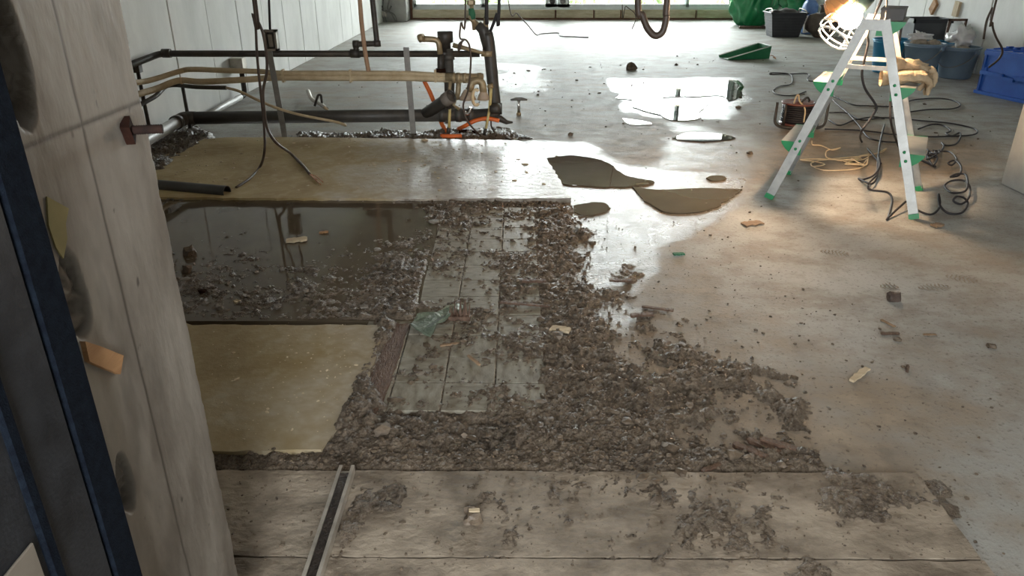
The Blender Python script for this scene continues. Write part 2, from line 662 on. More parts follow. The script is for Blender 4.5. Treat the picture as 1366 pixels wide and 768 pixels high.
def sstep(a, b, v):
    t = np.clip((v - a) / (b - a), 0, 1)
    return t * t * (3 - 2 * t)


def gridmesh(name, X, Y, Z, mat, keep=None, attrs=None, smooth=True, thick=False):
    r, c = X.shape
    idx = np.arange(r * c).reshape(r, c)
    q = np.stack([idx[:-1, :-1], idx[:-1, 1:], idx[1:, 1:], idx[1:, :-1]], -1).reshape(-1, 4)
    if keep is not None:
        kk = (keep[:-1, :-1] | keep[:-1, 1:] | keep[1:, 1:] | keep[1:, :-1]).reshape(-1)
        q = q[kk]
    used = np.unique(q)
    remap = np.full(r * c, -1)
    remap[used] = np.arange(len(used))
    q = remap[q]
    co = np.stack([X.reshape(-1)[used], Y.reshape(-1)[used], Z.reshape(-1)[used]], -1)
    me = bpy.data.meshes.new(name)
    me.vertices.add(len(co))
    me.vertices.foreach_set('co', co.reshape(-1).astype(np.float32))
    me.loops.add(q.size)
    me.loops.foreach_set('vertex_index', q.reshape(-1).astype(np.int32))
    me.polygons.add(len(q))
    me.polygons.foreach_set('loop_start', np.arange(0, q.size, 4, dtype=np.int32))
    me.polygons.foreach_set('loop_total', np.full(len(q), 4, dtype=np.int32))
    me.polygons.foreach_set('use_smooth', np.full(len(q), smooth))
    for k, a in (attrs or {}).items():
        at = me.attributes.new(k, 'FLOAT', 'POINT')
        at.data.foreach_set('value', a.reshape(-1)[used].astype(np.float32))
    me.materials.append(M[mat])
    me.update(calc_edges=True)
    me.validate()
    o = bpy.data.objects.new(name, me)
    COL.objects.link(o)
    ORG[o.name] = Vector((0, 0, 0))
    return o


# ================================================================== the setting
WL, WR, YB, ZC = -2.19, 4.30, 13.20, 2.45
NX, NY = -0.45, 0.90          # near left wall: face x, end y
SX, SY = 2.40, 3.566          # near right wall: face x, end y
REAR = -1.2

# ---- floor: one slab with silt, damp and the near floor's weaker light painted in
ny, nx = 430, 520
ys = np.exp(np.linspace(math.log(.30), math.log(YB + 1.6), ny))
ys = np.concatenate([[REAR - .3, -.3], ys])
xs = np.linspace(WL - .1, WR + .1, nx)
GX, GY = np.meshgrid(xs, ys)
nzA = fbm(GX, GY, 2.2, 5, 3)
nzB = fbm(GX, GY, 6.0, 4, 8)


def zone(px, soft, jit=.15):
    return sstep(-soft, soft, sdf(GX, GY, wp(*px)) + jit * nzA + jit * .4 * nzB)


dirt = .30 + .30 * fbm(GX, GY, .9, 4, 21)
dirt = np.maximum(dirt, .95 * zone([(540, 262), (700, 185), (900, 160), (1040, 190), (1010, 300), (1000, 400), (1080, 520), (1140, 640), (1200, 790), (200, 790), (500, 620)], .5, .55))
dirt = np.maximum(dirt, .95 * zone([(1000, 420), (1200, 470), (1400, 560), (1400, 800), (1000, 800)], .5, .6))  # extra brown here also paints in the weaker lamp light up close
dirt = np.maximum(dirt, .92 * zone([(980, 168), (1130, 160), (1330, 190), (1330, 232), (1180, 236), (1020, 232)], .22, .25))
dirt = np.maximum(dirt, .62 * zone([(400, 100), (640, 90), (820, 95), (830, 185), (560, 200), (360, 190)], .5, .6))
dirt = np.maximum(dirt, .75 * zone([(160, 270), (620, 262), (600, 460), (140, 460)], .1, .05))
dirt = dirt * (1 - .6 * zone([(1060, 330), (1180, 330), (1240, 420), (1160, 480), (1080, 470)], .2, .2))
wet = .05 + .10 * nzA
wet = np.maximum(wet, .95 * zone([(640, 188), (790, 186), (830, 215), (900, 228), (1000, 232), (1008, 270), (960, 300), (900, 335), (860, 400), (870, 450), (780, 440), (740, 420), (700, 300)], .10, .10))
wet = np.maximum(wet, .75 * zone([(590, 188), (700, 188), (740, 262), (620, 262)], .1, .08))
wet = np.maximum(wet, .85 * zone([(815, 105), (1000, 103), (990, 165), (830, 150)], .06, .12))
wet = np.maximum(wet, .50 * zone([(660, 85), (720, 90), (730, 125), (655, 140)], .1, .35))
wet = np.maximum(wet, .70 * zone([(160, 270), (620, 262), (600, 460), (140, 460)], .1, .05))
wet = np.maximum(wet, .60 * zone([(900, 160), (1040, 185), (1010, 235), (860, 225)], .1, .15))
GZ = .0015 * fbm(GX, GY, 3.0, 3, 5)
floor = gridmesh('floor', GX, GY, GZ - .0015, 'floor', attrs={'dirt': dirt, 'wet': wet})
struct(floor, 'bare grey concrete floor stained with brown silt')

# ---- ceiling
struct(MB().box((WL - .2, REAR - .1, ZC), (WR + .2, YB + .2, ZC + .15)).build('ceiling', 'ceiling'))


# ---- side walls cast in 0.6 m form panels: the joints are recessed
def panel_wall(name, face, sign, y0, y1, jy, mat):
    w_ = MB().box((min(face - sign * .016, face - sign * .2), y0, 0), (max(face - sign * .016, face - sign * .2), y1, ZC)).build(name, 'groove')
    struct(w_)
    edges = [y0] + [y for y in jy if y0 < y < y1] + [y1]
    for k, (a, b) in enumerate(zip(edges, edges[1:])):
        g = .004
        d = random.uniform(-.0025, .0025)
        lo, hi = sorted((face - sign * .02, face + d))
        MB().box((lo, a + g, 0), (hi, b - g, ZC), bev=.004).build('form_panel', mat, w_)
    return w_


wall_left = panel_wall('wall_left', WL, 1, NY - .02, YB, [4.33 + .603 * k for k in range(-6, 16)], 'conc_wall')
wall_left['label'] = 'pale concrete wall with vertical form joints behind the pipes'
wall_right = panel_wall('wall_right', WR, -1, SY - .02, YB, [6.02 + .58 * k for k in range(-5, 14)], 'conc_wall')
wall_right['label'] = 'pale concrete wall with vertical form joints behind the buckets'

# ---- near left wall: cast face with joint lines, dents and a chipped arris
hy, hz = 330, 560
yy = np.linspace(.25, NY, hy)
zz = np.linspace(.0, 1.26, hz)
WY, WZ = np.meshgrid(yy, zz)
dep = .0012 * fbm(WY, WZ, 14, 4, 31)
jl = .5 * (AX(114, 190, NX).y + AX(255, 768, NX).y)
brk = 1.0 * np.exp(-((WY - jl - .002 * fbm(WY * 0, WZ, 6, 3, 3)) / .0022) ** 2)
dep -= .0003 * np.exp(-((WY - jl - .002 * fbm(WY * 0, WZ, 6, 3, 3)) / .0022) ** 2)
jz = .5 * (AX(60, 183, NX).z + AX(187, 138, NX).z)
dep -= .0003 * np.exp(-((WZ - jz) / .0024) ** 2)
brk = np.maximum(brk, 1.0 * np.exp(-((WZ - jz) / .0026) ** 2))
brk = np.maximum(brk, .35 * sstep(.25, .6, fbm(WY, WZ * .4, 18, 4, 61)))
brk = np.maximum(brk, .9 * sstep(.62, .75, fbm(WY, WZ * .6, 70, 3, 63)))
rough_ = fbm(WY, WZ, 60, 4, 41)
for (pa, ry, rz, dp) in (((16, 78), .022, .062, .020), ((101, 395), .020, .050, .010), ((168, 645), .016, .040, .010)):
    c = AX(*pa, NX)
    e = ((WY - c.y) / ry) ** 2 + ((WZ - c.z) / rz) ** 2
    dm_ = sstep(1.15, .75, e + .25 * rough_)
    dep -= dm_ * (dp + .010 * rough_)
    brk = np.maximum(brk, dm_ * (.62 + .38 * sstep(-.1, .3, rough_)))
dep -= sstep(.004, 0.0, (NY - WY) + .004 * (fbm(WY * 0, WZ, 30, 4, 77) - .3)) * .008
nwf = gridmesh('wall_near_left', NX + dep, WY, WZ, 'conc_face', attrs={'broken': brk})
struct(nwf, 'rough bare concrete wall end beside the door jamb')
b_ = MB()
b_.box((NX - .35, REAR, 0), (NX - .03, NY - .001, 1.2601))
b_.box((NX - .35, REAR, 1.26), (NX, NY, ZC))
b_.build('wall_core', 'conc_near', nwf)
b_ = MB()
b_.add([(NX - .31, NY, 0), (NX - .004, NY, 0), (NX - .004, NY, ZC), (NX - .31, NY, ZC)], [(0, 3, 2, 1)])
b_.build('wall_end', 'conc_near', nwf)
b_ = MB().box((WL - .2, NY - .32, 0), (NX - .34, NY - .02, ZC))
struct(b_.build('wall_rear_left', 'conc_near'))

# rusty anchor bolt
c0 = AX(167, 174, NX)
bolt = thing('anchor_bolt', (NX, c0.y, c0.z - .018), 'rusty threaded bolt with square nut sticking out of concrete wall', 'bolt')
d_ = Vector((1, .30, -.01)).normalized()
MB().obox(c0 + d_ * .003, d_ * .005, Vector((-.29, .85, .45)) * .0105, Vector((.1, -.45, .88)) * .0125).build('nut', 'rust', bolt)
rp = []
rr_ = []
for i in range(41):
    rp.append(c0 + d_ * (.052 * i / 40 - .012))
    rr_.append(.0056 if i % 2 else .0049)
MB().tube(rp, rr_, 12).build('threaded_rod', 'rod', bolt)

# torn paper, wood plug on the near wall
tp = [(60, 262), (89, 278), (85, 298), (87, 318), (82, 345), (72, 330), (62, 300)]
o = MB().prism([(AX(*p, NX).y, AX(*p, NX).z) for p in tp], .0005, .0022, lambda a, b, d: (NX + d, a, b)).build('torn_paper', 'paper')
tag(o, 'torn olive paper scrap stuck on concrete wall beside black jamb', 'paper')
wpg = [(106, 455), (125, 461), (158, 474), (154, 499), (135, 492), (112, 482)]
o = MB().prism([(AX(*p, NX).y, AX(*p, NX).z) for p in wpg], -.006, .006, lambda a, b, d: (NX + d, a, b)).build('wood_plug', 'wood')
tag(o, 'splintered orange-brown wood plug set in concrete wall by black jamb', 'wood block')

# ---- door jamb
jx = -.42
jamb = struct(MB().box((jx - .02, .40, 0), (jx, .575, 2.05), bev=.002).build('door_1', 'jamb'), 'black steel door jamb with a latch strike plate')
MB().box((jx - .03, .575, 0), (jx + .0015, .624, 2.05), bev=.006).build('brush_seal', 'gasket', jamb)
MB().box((jx - .012, .497, 0), (jx + .004, .513, 2.05), bev=.003).build('rubber_gasket', 'gasket', jamb)
s0, s1 = AX(2, 600, jx), AX(40, 735, jx)
sp_ = MB().box((jx, .430, .36), (jx + .003, .488, .585), bev=.001).build('strike_plate', 'strike', jamb)
MB().box((jx + .002, .452, .455), (jx + .0042, .474, .535)).build('latch_hole', 'hole', sp_)

# ---- near right wall
struct(MB().box((SX, REAR, 0), (SX + .16, SY, ZC), bev=.004).build('wall_near_right', 'conc_col'), 'grey concrete wall end beside the ladder')
struct(MB().box((SX + .15, SY - .2, 0), (WR + .2, SY - .02, ZC)).build('wall_rear_right', 'conc_col'))

# ---- rear wall behind the camera; unseen opening added and sized for fill light
b_ = MB().box((NX - .36, REAR - .12, 0), (-.30, REAR, ZC))
b_.box((.34, REAR - .12, 0), (SX + .2, REAR, ZC))
b_.box((-.30, REAR - .12, 2.1), (.34, REAR, ZC))
struct(b_.build('wall_rear', 'conc_near'))

# ---- back wall with its window
WX0, WX1, WZ0, WZ1 = -1.79, 3.80, .155, 2.15
bw = MB()
bw.box((WL - .2, YB, 0), (WX0, YB + .18, ZC))
bw.box((WX1, YB, 0), (WR + .2, YB + .18, ZC))
bw.box((WX0, YB, WZ1), (WX1, YB + .18, ZC))
wb = struct(bw.build('wall_back', 'conc_col'), 'grey concrete wall around the balcony window')
struct(MB().box((WL + .02, YB - .42, 0), (-1.80, YB - .01, ZC), bev=.01).build('wall_corner_column', 'conc_col'), 'grey concrete corner column with cut wires')
struct(MB().box((-1.79, YB - .03, 0), (-1.75, YB + .02, ZC)).build('trim_1', 'sillrust'), 'rust-brown strip beside the window')
struct(MB().box((WX1 - .02, YB - .22, 0), (WR - .01, YB - .01, ZC), bev=.01).build('wall_corner_pier', 'conc_col'))

win = MB()
win.box((WX0, YB + .02, .02), (WX1, YB + .16, WZ0 - .01))
win = struct(win.build('window_1', 'sillrust'), 'wide white sliding window onto a balcony')
sx = [WX0 + .02, AY(741, 20, YB).x, AY(792, 20, YB).x, AY(828, 20, YB).x, AY(928, 20, YB).x, WX1]
for a, b in zip(sx, sx[1:]):
    MB().box((a + .014, YB - .03, .028), (b - .014, YB + .10, WZ0 + random.uniform(-.006, .004)), bev=.006).build('sill_board', 'sill', win)
MB().box((WX0, YB - .02, .0), (WX1, YB + .10, .028)).build('sill_base', 'sillrust', win)
# outer frame
fr = MB()
fr.box((WX0, YB + .02, WZ0), (WX1, YB + .16, WZ0 + .035))
fr.box((WX0, YB + .02, WZ1 - .05), (WX1, YB + .16, WZ1))
fr.box((WX0, YB + .02, WZ0), (WX0 + .05, YB + .16, WZ1))
fr.box((WX1 - .05, YB + .02, WZ0), (WX1, YB + .16, WZ1))
fr.build('window_frame', 'sash', win)
mid = AY(744, 5, YB).x
q1, q2 = AY(643, 5, YB).x, AY(960, 5, YB).x
for k, (a, b, yo) in enumerate(((WX0 + .05, q1 + .04, .045), (q1 - .04, mid, .085), (mid, q2 - .5, .045), (q2 - .58, WX1 - .05, .085))):
    s_ = MB()
    z0, z1 = WZ0 + .03, WZ1 - .045
    ya, yb_ = YB + yo, YB + yo + .035
    s_.box((a, ya, z0), (b, yb_, z0 + .055))
    s_.box((a, ya, z1 - .055), (b, yb_, z1))
    wl = .20 if k == 1 else .05
    wr_ = .20 if k == 2 else .05
    s_.box((a, ya, z0), (a + (.20 if k == 2 else .05), yb_, z1))
    s_.box((b - (.20 if k == 1 else .05), ya, z0), (b, yb_, z1))
    sash = s_.build('sash', 'sash', win)
    MB().box((a + .05, ya + .014, z0 + .05), (b - .05, ya + .020, z1 - .05)).build('pane', 'glass', sash)
    if k in (1, 2):
        cx = AY(737, 8, YB).x if k == 1 else AY(751, 7, YB).x
        MB().lathe([(.048, 0), (.048, .008), (.040, .010)], (cx, ya, .285), 20, axis=(0, -1, 0)).build('round_cap', 'kbox' if k == 1 else 'steel', sash)

# ---- balcony, railing, hedge outside
struct(MB().box((-4, YB + .18, -.25), (6, YB + 1.6, -.02)).build('balcony_floor', 'ground'))
rl = thing('balcony_railing', (1.0, YB + 1.45, -.02), 'white balcony railing with upright pickets outside the window', 'railing')
MB().box((-4, YB + 1.42, .10), (6, YB + 1.47, .155)).build('bottom_rail', 'rail', rl)
MB().box((-4, YB + 1.40, 1.05), (6, YB + 1.49, 1.11)).build('top_rail', 'rail', rl)
pk0 = None
for k in range(66):
    x = -3.9 + k * .15
    if pk0 is None:
        pk0 = MB().box((x - .011, YB + 1.434, .15), (x + .011, YB + 1.456, 1.06)).build('picket', 'rail', rl)
    else:
        pq = pk0.copy()
        COL.objects.link(pq)
        pq.parent = rl
        pq.location.x = k * .15
for k in range(8):
    x = -3.9 + k * 1.35
    MB().box((x - .025, YB + 1.42, -.02), (x + .025, YB + 1.47, 1.06)).build('post', 'rail', rl)
rs = random.Random(5)
hd_lab = ['clipped green hedge bush beyond the balcony railing']
for k in range(9):
    x = -5.0 + k * 1.72
    hb = thing('hedge_bush', (x, YB + 3.2, -.4), hd_lab[0], 'bush', 'hedge bushes beyond the balcony')
    MB().blob((x, YB + 3.2, .12), .70, .42, .50, .3, 2, k, squ=.8).build('bush_core', 'leaf', hb)
    lf = MB()
    for i in range(420):
        u, v_ = rs.uniform(0, 6.28), rs.uniform(-.6, 1)
        c = Vector((x + .78 * math.cos(u) * math.sqrt(1 - min(v_ * v_, 1) * .8), YB + 3.2 + .5 * math.sin(u), .12 + .56 * v_))
        a = Vector((rs.uniform(-1, 1), rs.uniform(-1, 1), rs.uniform(-1, 1))).normalized() * .07
        b = a.orthogonal().normalized() * .03
        lf.add([c - a, c + b, c + a, c - b], [(0, 1, 2, 3)])
    o = lf.build('leaves', 'leaf', hb)
    o['kind'] = 'stuff'
struct(MB().box((-30, YB + 1.7, -1.2), (30, YB + 40, -1.0)).build('garden_ground', 'leaf'))

# ---- boards of the old floor, insulation sheets, batten
def insul_mat(xa, xb, dk=1.0, shine=.26):
    m, nt, N, L, b = _nt('silted_urethane')
    g = N.new('ShaderNodeNewGeometry')
    sx_ = N.new('ShaderNodeSeparateXYZ')
    L.new(g.outputs['Position'], sx_.inputs[0])
    tc = N.new('ShaderNodeTexCoord')
    v = tc.outputs['Object']
    n1, n2 = noise(N, L, v, 3.2, 8), noise(N, L, v, 26, 6)
    y_ = mix(N, L, rng(N, L, n1, .35, .65, 0, 1), (.31 * dk, .22 * dk, .090 * dk), (.48 * dk, .38 * dk, .20 * dk))
    y_ = mix(N, L, rng(N, L, n2, .5, .75, 0, .6), y_, (.50 * dk, .42 * dk, .26 * dk))
    silt = mix(N, L, rng(N, L, n2, .35, .65, 0, 1), (.24, .205, .165), (.36, .325, .28))
    f = math_(N, L, 'ADD', sx_.outputs['X'], math_(N, L, 'MULTIPLY', math_(N, L, 'SUBTRACT', n1, .5), 1.6))
    L.new(mix(N, L, rng(N, L, f, xa, xb, 0, 1), y_, silt), b.inputs['Base Color'])
    L.new(rng(N, L, f, xa, xb + .25, .62, shine), b.inputs['Roughness'])
    bp = N.new('ShaderNodeBump')
    bp.inputs['Strength'].default_value = .5
    bp.inputs['Distance'].default_value = .006
    L.new(n2, bp.inputs['Height'])
    L.new(bp.outputs[0], b.inputs['Normal'])
    return m


M['insul1'] = insul_mat(-1.0, -.35)
M['insul2'] = insul_mat(-.75, .0, .72, .5)
M['board'] = pm('old_mortar_board', (.125, .098, .070), (.335, .28, .215), 6.5, .62, bump=.8, bscale=55, dist=.006, stretch=(1, 1.4, 1), detail=12, lo=.38, hi=.62)


def rag(poly, amp, step=.03, seed=3, closed=True):
    """subdivide an outline and roughen it"""
    out = []
    n = len(poly)
    rs_ = random.Random(seed)
    for i in range(n):
        a, b = Vector(poly[i]), Vector(poly[(i + 1) % n])
        k = max(1, int((b - a).length / step))
        t = (b - a)
        nn = Vector((-t.y, t.x)).normalized() if t.length else Vector((0, 0))
        for j in range(k):
            p = a + t * (j / k) + nn * rs_.uniform(-amp, amp)
            out.append((p.x, p.y))
    return out


zi = .024
def fz(z, *px):
    return [tuple(FL(*p, z)[:2]) for p in px]


pl = [(-2.02, 4.30), *fz(zi, (300, 183), (420, 183), (560, 185), (690, 187), (722, 200), (738, 225), (752, 250), (762, 264), (560, 265), (310, 264), (215, 263)), (-1.95, 3.32)]
o = MB().prism(rag(pl, .006, .04, 2), .0, zi, lambda a, b, d: (a, b, d)).build('insulation_sheet', 'insul1')
tag(o, 'wide yellow insulation sheet under the pipes, silted grey at one end', 'insulation sheet')
pl = [(-1.15, 2.03), *fz(zi, (258, 433), (504, 433), (512, 440), (492, 500), (468, 545), (436, 592), (428, 600), (292, 602)), (-1.15, 1.40)]
o = MB().prism(rag(pl, .004, .03, 5), .0, zi, lambda a, b, d: (a, b, d)).build('insulation_sheet', 'insul2')
tag(o, 'small yellow insulation sheet between the muddy pit and aluminium channel', 'insulation sheet')
pl = fz(.018, (524, 433), (546, 431), (530, 480), (512, 530), (500, 552), (466, 556), (490, 510))
o = MB().prism(rag(pl, .003, .03, 6), .0, .018, lambda a, b, d: (a, b, d)).build('wood_batten', 'wood_w')
tag(o, 'wet brown wooden batten along edge of small insulation sheet', 'batten')
for k, (y0, y1) in enumerate(((1.056, 1.306), (.62, 1.050))):
    bo = MB().prism(rag([(-.72, y0), (.872, y0), (.876, y1), (-.72, y1)], .002, .03, 8 + k), 0, .014, lambda a, b, d: (a, b, d)).build('board', 'board', floor)

# ---- grey-green tiles showing through the mud
TS = .134
tx0, ty0 = FL(723, 440).x, FL(663, 451).y
t0 = None
for i in range(-3, 1):
    for j in range(-3, 9):
        x1, y0 = tx0 + i * TS, ty0 + j * TS
        if t0 is None:
            t0 = MB().box((-TS / 2 + .002, -TS / 2 + .002, 0), (TS / 2 - .002, TS / 2 - .002, .010), bev=.0015).build('tile', 'tile', floor)
            tl = t0
        else:
            tl = t0.copy()
            COL.objects.link(tl)
            tl.parent = floor
        tl.location = (x1 - TS / 2, y0 + TS / 2, random.uniform(0, .002))
        tl.rotation_euler = (random.uniform(-.008, .008), random.uniform(-.008, .008), random.choice((0, math.pi / 2)))

# ---- mud: thick silt lying on tiles, pit and boards
ZW = .013                      # water level in the pit
PIT = [(-2.05, 3.29), *wp((225, 266), (590, 266), (580, 330), (566, 380), (556, 433), (250, 433)), (-1.2, 2.03)]
MID = wp((555, 266), (745, 266), (768, 300), (775, 345), (778, 375), (800, 420), (815, 455), (850, 500), (890, 560), (930, 634), (560, 634), (470, 605), (505, 540), (548, 432), (575, 350))
SPA = wp((790, 400), (860, 425), (900, 462), (1010, 490), (1085, 545), (1112, 605), (1090, 634), (880, 634), (840, 500))
TIL = wp((590, 318), (716, 318), (730, 420), (735, 515), (600, 515), (570, 450), (568, 425))
STR = wp((255, 606), (700, 604), (1090, 600), (1100, 633), (280, 635))
BRD1 = wp((600, 641), (1090, 641), (1150, 690), (1090, 775), (590, 775), (640, 700))
BTN = wp((506, 433), (536, 433), (494, 520), (520, 545), (470, 610), (425, 612), (462, 550))
BRD2 = wp((1040, 640), (1240, 660), (1290, 720), (1180, 710), (1100, 690))
WED = [(-2.17, 4.62), *wp((265, 172), (285, 186), (255, 205), (215, 235)), (-2.17, 3.5)]
BAS = wp((395, 178), (560, 176), (680, 170), (705, 185), (560, 187), (400, 186))
RGT = wp((760, 270), (800, 280), (830, 330), (860, 380), (930, 430), (900, 470), (800, 440), (770, 350))
CHN = wp((475, 640), (555, 640), (540, 690), (500, 690), (450, 768), (440, 768))


def mudz(x, y):
    f1, f2 = fbm(x, y, 7, 4, 101), fbm(x, y, 26, 4, 111)
    f3 = fbm(x, y * .8, 62, 2, 121, .7)
    rid = 1 - np.abs(fbm(x, y * 1.6, 20, 3, 131)) * 2.2
    tex = .0065 * f2 + .0045 * f3 + .0052 * fbm(x, y, 125, 2, 141, .7) + .001 * rid
    z = np.full(x.shape, -.02)

    def put(z, poly, base, tx, soft=.04, jit=.03, lo=-.02):
        d = sdf(x, y, poly) + jit * f1 + jit * .5 * f2
        m = sstep(-soft, soft, d)
        return np.maximum(z, lo + (base + tx - lo) * m)
    edge = np.exp(-((y - 3.27) / .06) ** 2) * .010 + sstep(2.95, 2.2, y) * .0125 + sstep(-.62, -.35, x) * .008
    z = put(z, PIT, .000 + edge + .006 * f1, tex * 1.25, .02, .0)
    tm = sstep(-.05, .05, sdf(x, y, TIL) + .06 * f1)
    z = put(z, MID, .011 - .0018 * tm + .010 * f1, tex * (1.45 - .25 * tm), .05, .07, -.006)
    z = put(z, SPA, -.003 + .022 * f1, tex * 1.4, .10, .12, -.012)
    z = put(z, STR, .013 + .006 * f1, tex * 1.1, .015, .012, -.01)
    z = put(z, BRD1, .0105 + .011 * f1, tex * 1.0, .05, .06, -.004)
    z = put(z, BRD2, .0125 + .012 * f1, tex * .7, .05, .06, -.004)
    z = put(z, CHN, .0155 + .008 * f1, tex * .8, .02, .02, -.004)
    z = put(z, BTN, .024 + .012 * f1, tex * 1.2, .025, .02, -.004)
    z = put(z, WED, .03 + .02 * f1, tex * 2, .05, .03, -.01)
    z = put(z, BAS, .014 + .02 * f1, tex * 1.6, .05, .05, -.01)
    z = put(z, RGT, -.006 + .018 * f1, tex * 1.2, .06, .06, -.012)
    return z


mys = np.exp(np.arange(math.log(.94), math.log(4.75), .0030))
mxs = np.arange(-2.18, 1.30, .0046)
MX, MY = np.meshgrid(mxs, mys)
MZ = mudz(MX, MY)
lvl = np.where((MY < 1.306) & (MX < .875), .0125, .0)
mud = gridmesh('mud', MX, MY, MZ, 'mud', keep=MZ > lvl)
tag(mud, 'wet brown mud spread over the broken floor and pit', 'mud', kind='stuff')

# water standing in the pit
o = MB().prism(PIT[:1] + PIT[1:], -.001, ZW, lambda a, b, d: (a, b, d)).build('pit_water', 'murk')
tag(o, 'shallow murky brown water standing in the muddy pit', 'water', kind='stuff')


# ---- puddles on the slab
def puddle(px, label, seed, mat='film', amp=.012):
    sm_ = smooth_path([FL(*p) for p in px] + [FL(*px[0])], 8)[:-1]
    qx, qy = np.array([p.x for p in sm_]), np.array([p.y for p in sm_])
    tx_, ty_ = np.roll(qx, -1) - np.roll(qx, 1), np.roll(qy, -1) - np.roll(qy, 1)
    tl_ = np.hypot(tx_, ty_) + 1e-9
    off = amp * 2.2 * fbm(qx, qy, 9, 4, 200 + seed, .75)
    pts = [(a, b) for a, b in zip(qx - ty_ / tl_ * off, qy + tx_ / tl_ * off)]
    n = len(pts)
    cx, cy = sum(p[0] for p in pts) / n, sum(p[1] for p in pts) / n
    V = [(a, b, .003) for a, b in pts] + [(a + (a - cx) * .004, b + (b - cy) * .004, -.001) for a, b in pts]
    m = MB().add(V, [tuple(range(n))] + [(i, n + i, n + (i + 1) % n, (i + 1) % n) for i in range(n)])
    o = m.build('puddle', mat)
    # face up
    me = o.data
    if me.polygons[0].normal.z < 0:
        me.flip_normals()
    tag(o, label, 'puddle', 'puddles on the concrete floor')


puddle([(822, 131), (838, 117), (868, 112), (884, 119), (915, 117), (940, 114), (952, 108), (985, 108), (991, 117), (988, 128), (974, 135), (961, 128), (932, 129), (905, 129), (884, 131), (890, 138), (915, 140), (946, 137), (934, 148), (932, 158), (900, 161), (872, 151), (845, 143), (842, 134)], 'long bright white puddle mirroring the window', 1)
puddle([(895, 184), (915, 178), (955, 178), (979, 184), (962, 188), (915, 188)], 'narrow pale puddle between bright puddle and orange-brown silt', 2)
puddle([(708, 230), (720, 214), (760, 208), (806, 216), (835, 234), (872, 243), (840, 249), (775, 248), (738, 243)], 'dark brown oval puddle at end of the insulation sheet', 3, 'murk')
puddle([(845, 249), (880, 253), (985, 252), (975, 263), (950, 280), (900, 284), (868, 274)], 'olive brown puddle beside the ladder foot', 4, 'murk')
puddle([(942, 238), (950, 235), (962, 235), (969, 238), (960, 241), (949, 241)], 'tiny oval puddle behind olive brown puddle', 5, 'murk', .002)
puddle([(765, 274), (800, 270), (814, 278), (790, 288), (766, 284)], 'small muddy puddle at edge of the mud heap', 6, 'murk')
puddle([(830, 158), (860, 162), (868, 166), (840, 166)], 'small thin puddle below bright puddle', 9, 'film', .004)


# ================================================================== the pipes on the left
PY = 4.62


def A(px, py, y=PY):
    return AY(px, py, y)


def ring(a, d, r, h=.03):
    """short collar around a pipe at a, axis d"""
    d = Vector(d).normalized()
    return MB().tube([Vector(a) - d * h / 2, Vector(a) + d * h / 2], r, 18)


# ---- two steel support posts (angle iron)
def post(name, foot, top, label):
    p0, p1 = FL(*foot), A(*top, FL(*foot).y)
    t = thing(name, p0, label, 'post', 'steel posts carrying the pipes')
    h = p1.z
    m = MB()
    prof = [(-.017, -.017), (.017, -.017), (.017, -.012), (-.012, -.012), (-.012, .017), (-.017, .017)]
    n = len(prof)
    V = [(p0.x + a, p0.y + b - .03, 0) for a, b in prof] + [(p1.x + a, p0.y + b - .03, h) for a, b in prof]
    m.add(V, [tuple(reversed(range(n))), tuple(range(n, 2 * n))] + [(i, (i + 1) % n, n + (i + 1) % n, n + i) for i in range(n)])
    m.build('upright', 'steel', t)
    MB().box((p0.x - .03, p0.y - .07, 0), (p0.x + .03, p0.y + .01, .006)).build('foot_plate', 'steel', t)
    return t, p1


post('support_post', (383, 182), (362, 66), 'steel angle post below the hanging outlet box')
post('support_post', (553, 180), (543, 62), 'steel angle post next to the open wye branch')

# ---- drain pipe
zr = .115
XR = A(660, 150).x
XL = A(246, 155).x
dr = thing('drain_pipe', (-1.2, PY, 0), 'thick dark drain pipe with risers running above the wet floor', 'pipe')
run = MB().tube([(XL + .05, PY, zr - .012), (XR, PY, zr + .012)], .039, 22).build('run', 'pvc', dr)
el = fillet([(XL + .07, PY, zr - .012), (XL, PY, zr - .012), (XL, PY - .10, zr - .014)], .09, 8)
MB().tube(el, .041, 20).build('elbow', 'pvc', dr)
M['pvc_lt'] = pm('pale_grey_pvc', (.26, .25, .23), (.36, .35, .33), 10, .45)
MB().tube([(XL, PY - .09, zr - .014), (XL + .01, PY - 1.25, zr - .04)], .034, 18).build('wall_run', 'pvc_lt', dr)
ring((XL, PY - .12, zr - .014), (0, 1, 0), .043, .04).build('collar', 'pvc', dr)
M['pvc_rim'] = pm('lit_pvc_rim', (.12, .105, .088), (.19, .165, .14), 14, .6)  # paler rim colour paints in the light on the socket edge
# open wye branch
a, b = Vector((A(566, 152).x, PY, zr + .01)), A(602, 128, PY - .13)
w_ = MB().hollow(a, b, .036, .006, 22).build('wye_branch', 'pvc', dr)
dd = (b - a).normalized()
MB().tube([b - dd * .055, b - dd * .002, b - dd * .002, b - dd * .03], [.042, .042, .034, .031], 22, cap=False).build('socket', 'pvc_rim', w_)
# capped riser
rx = A(599, 100).x
MB().tube([(rx, PY, zr), (rx, PY, .52)], .031, 18).build('riser', 'pvc', dr)
cp = MB().lathe([(.031, 0), (.031, .05), (.046, .056), (.047, .115), (.040, .118)], (A(594, 50).x, PY, .50), 20).build('riser_cap', 'iron', dr)
for zc in (.16, .37, .47):
    ring((rx, PY, zc), (0, 0, 1), .037, .03).build('collar', 'pvc', dr)
for pxx in (590, 628, 612):
    ring((A(pxx, 150).x, PY, zr + .01), (1, 0, 0), .045, .035).build('collar', 'pvc', dr)
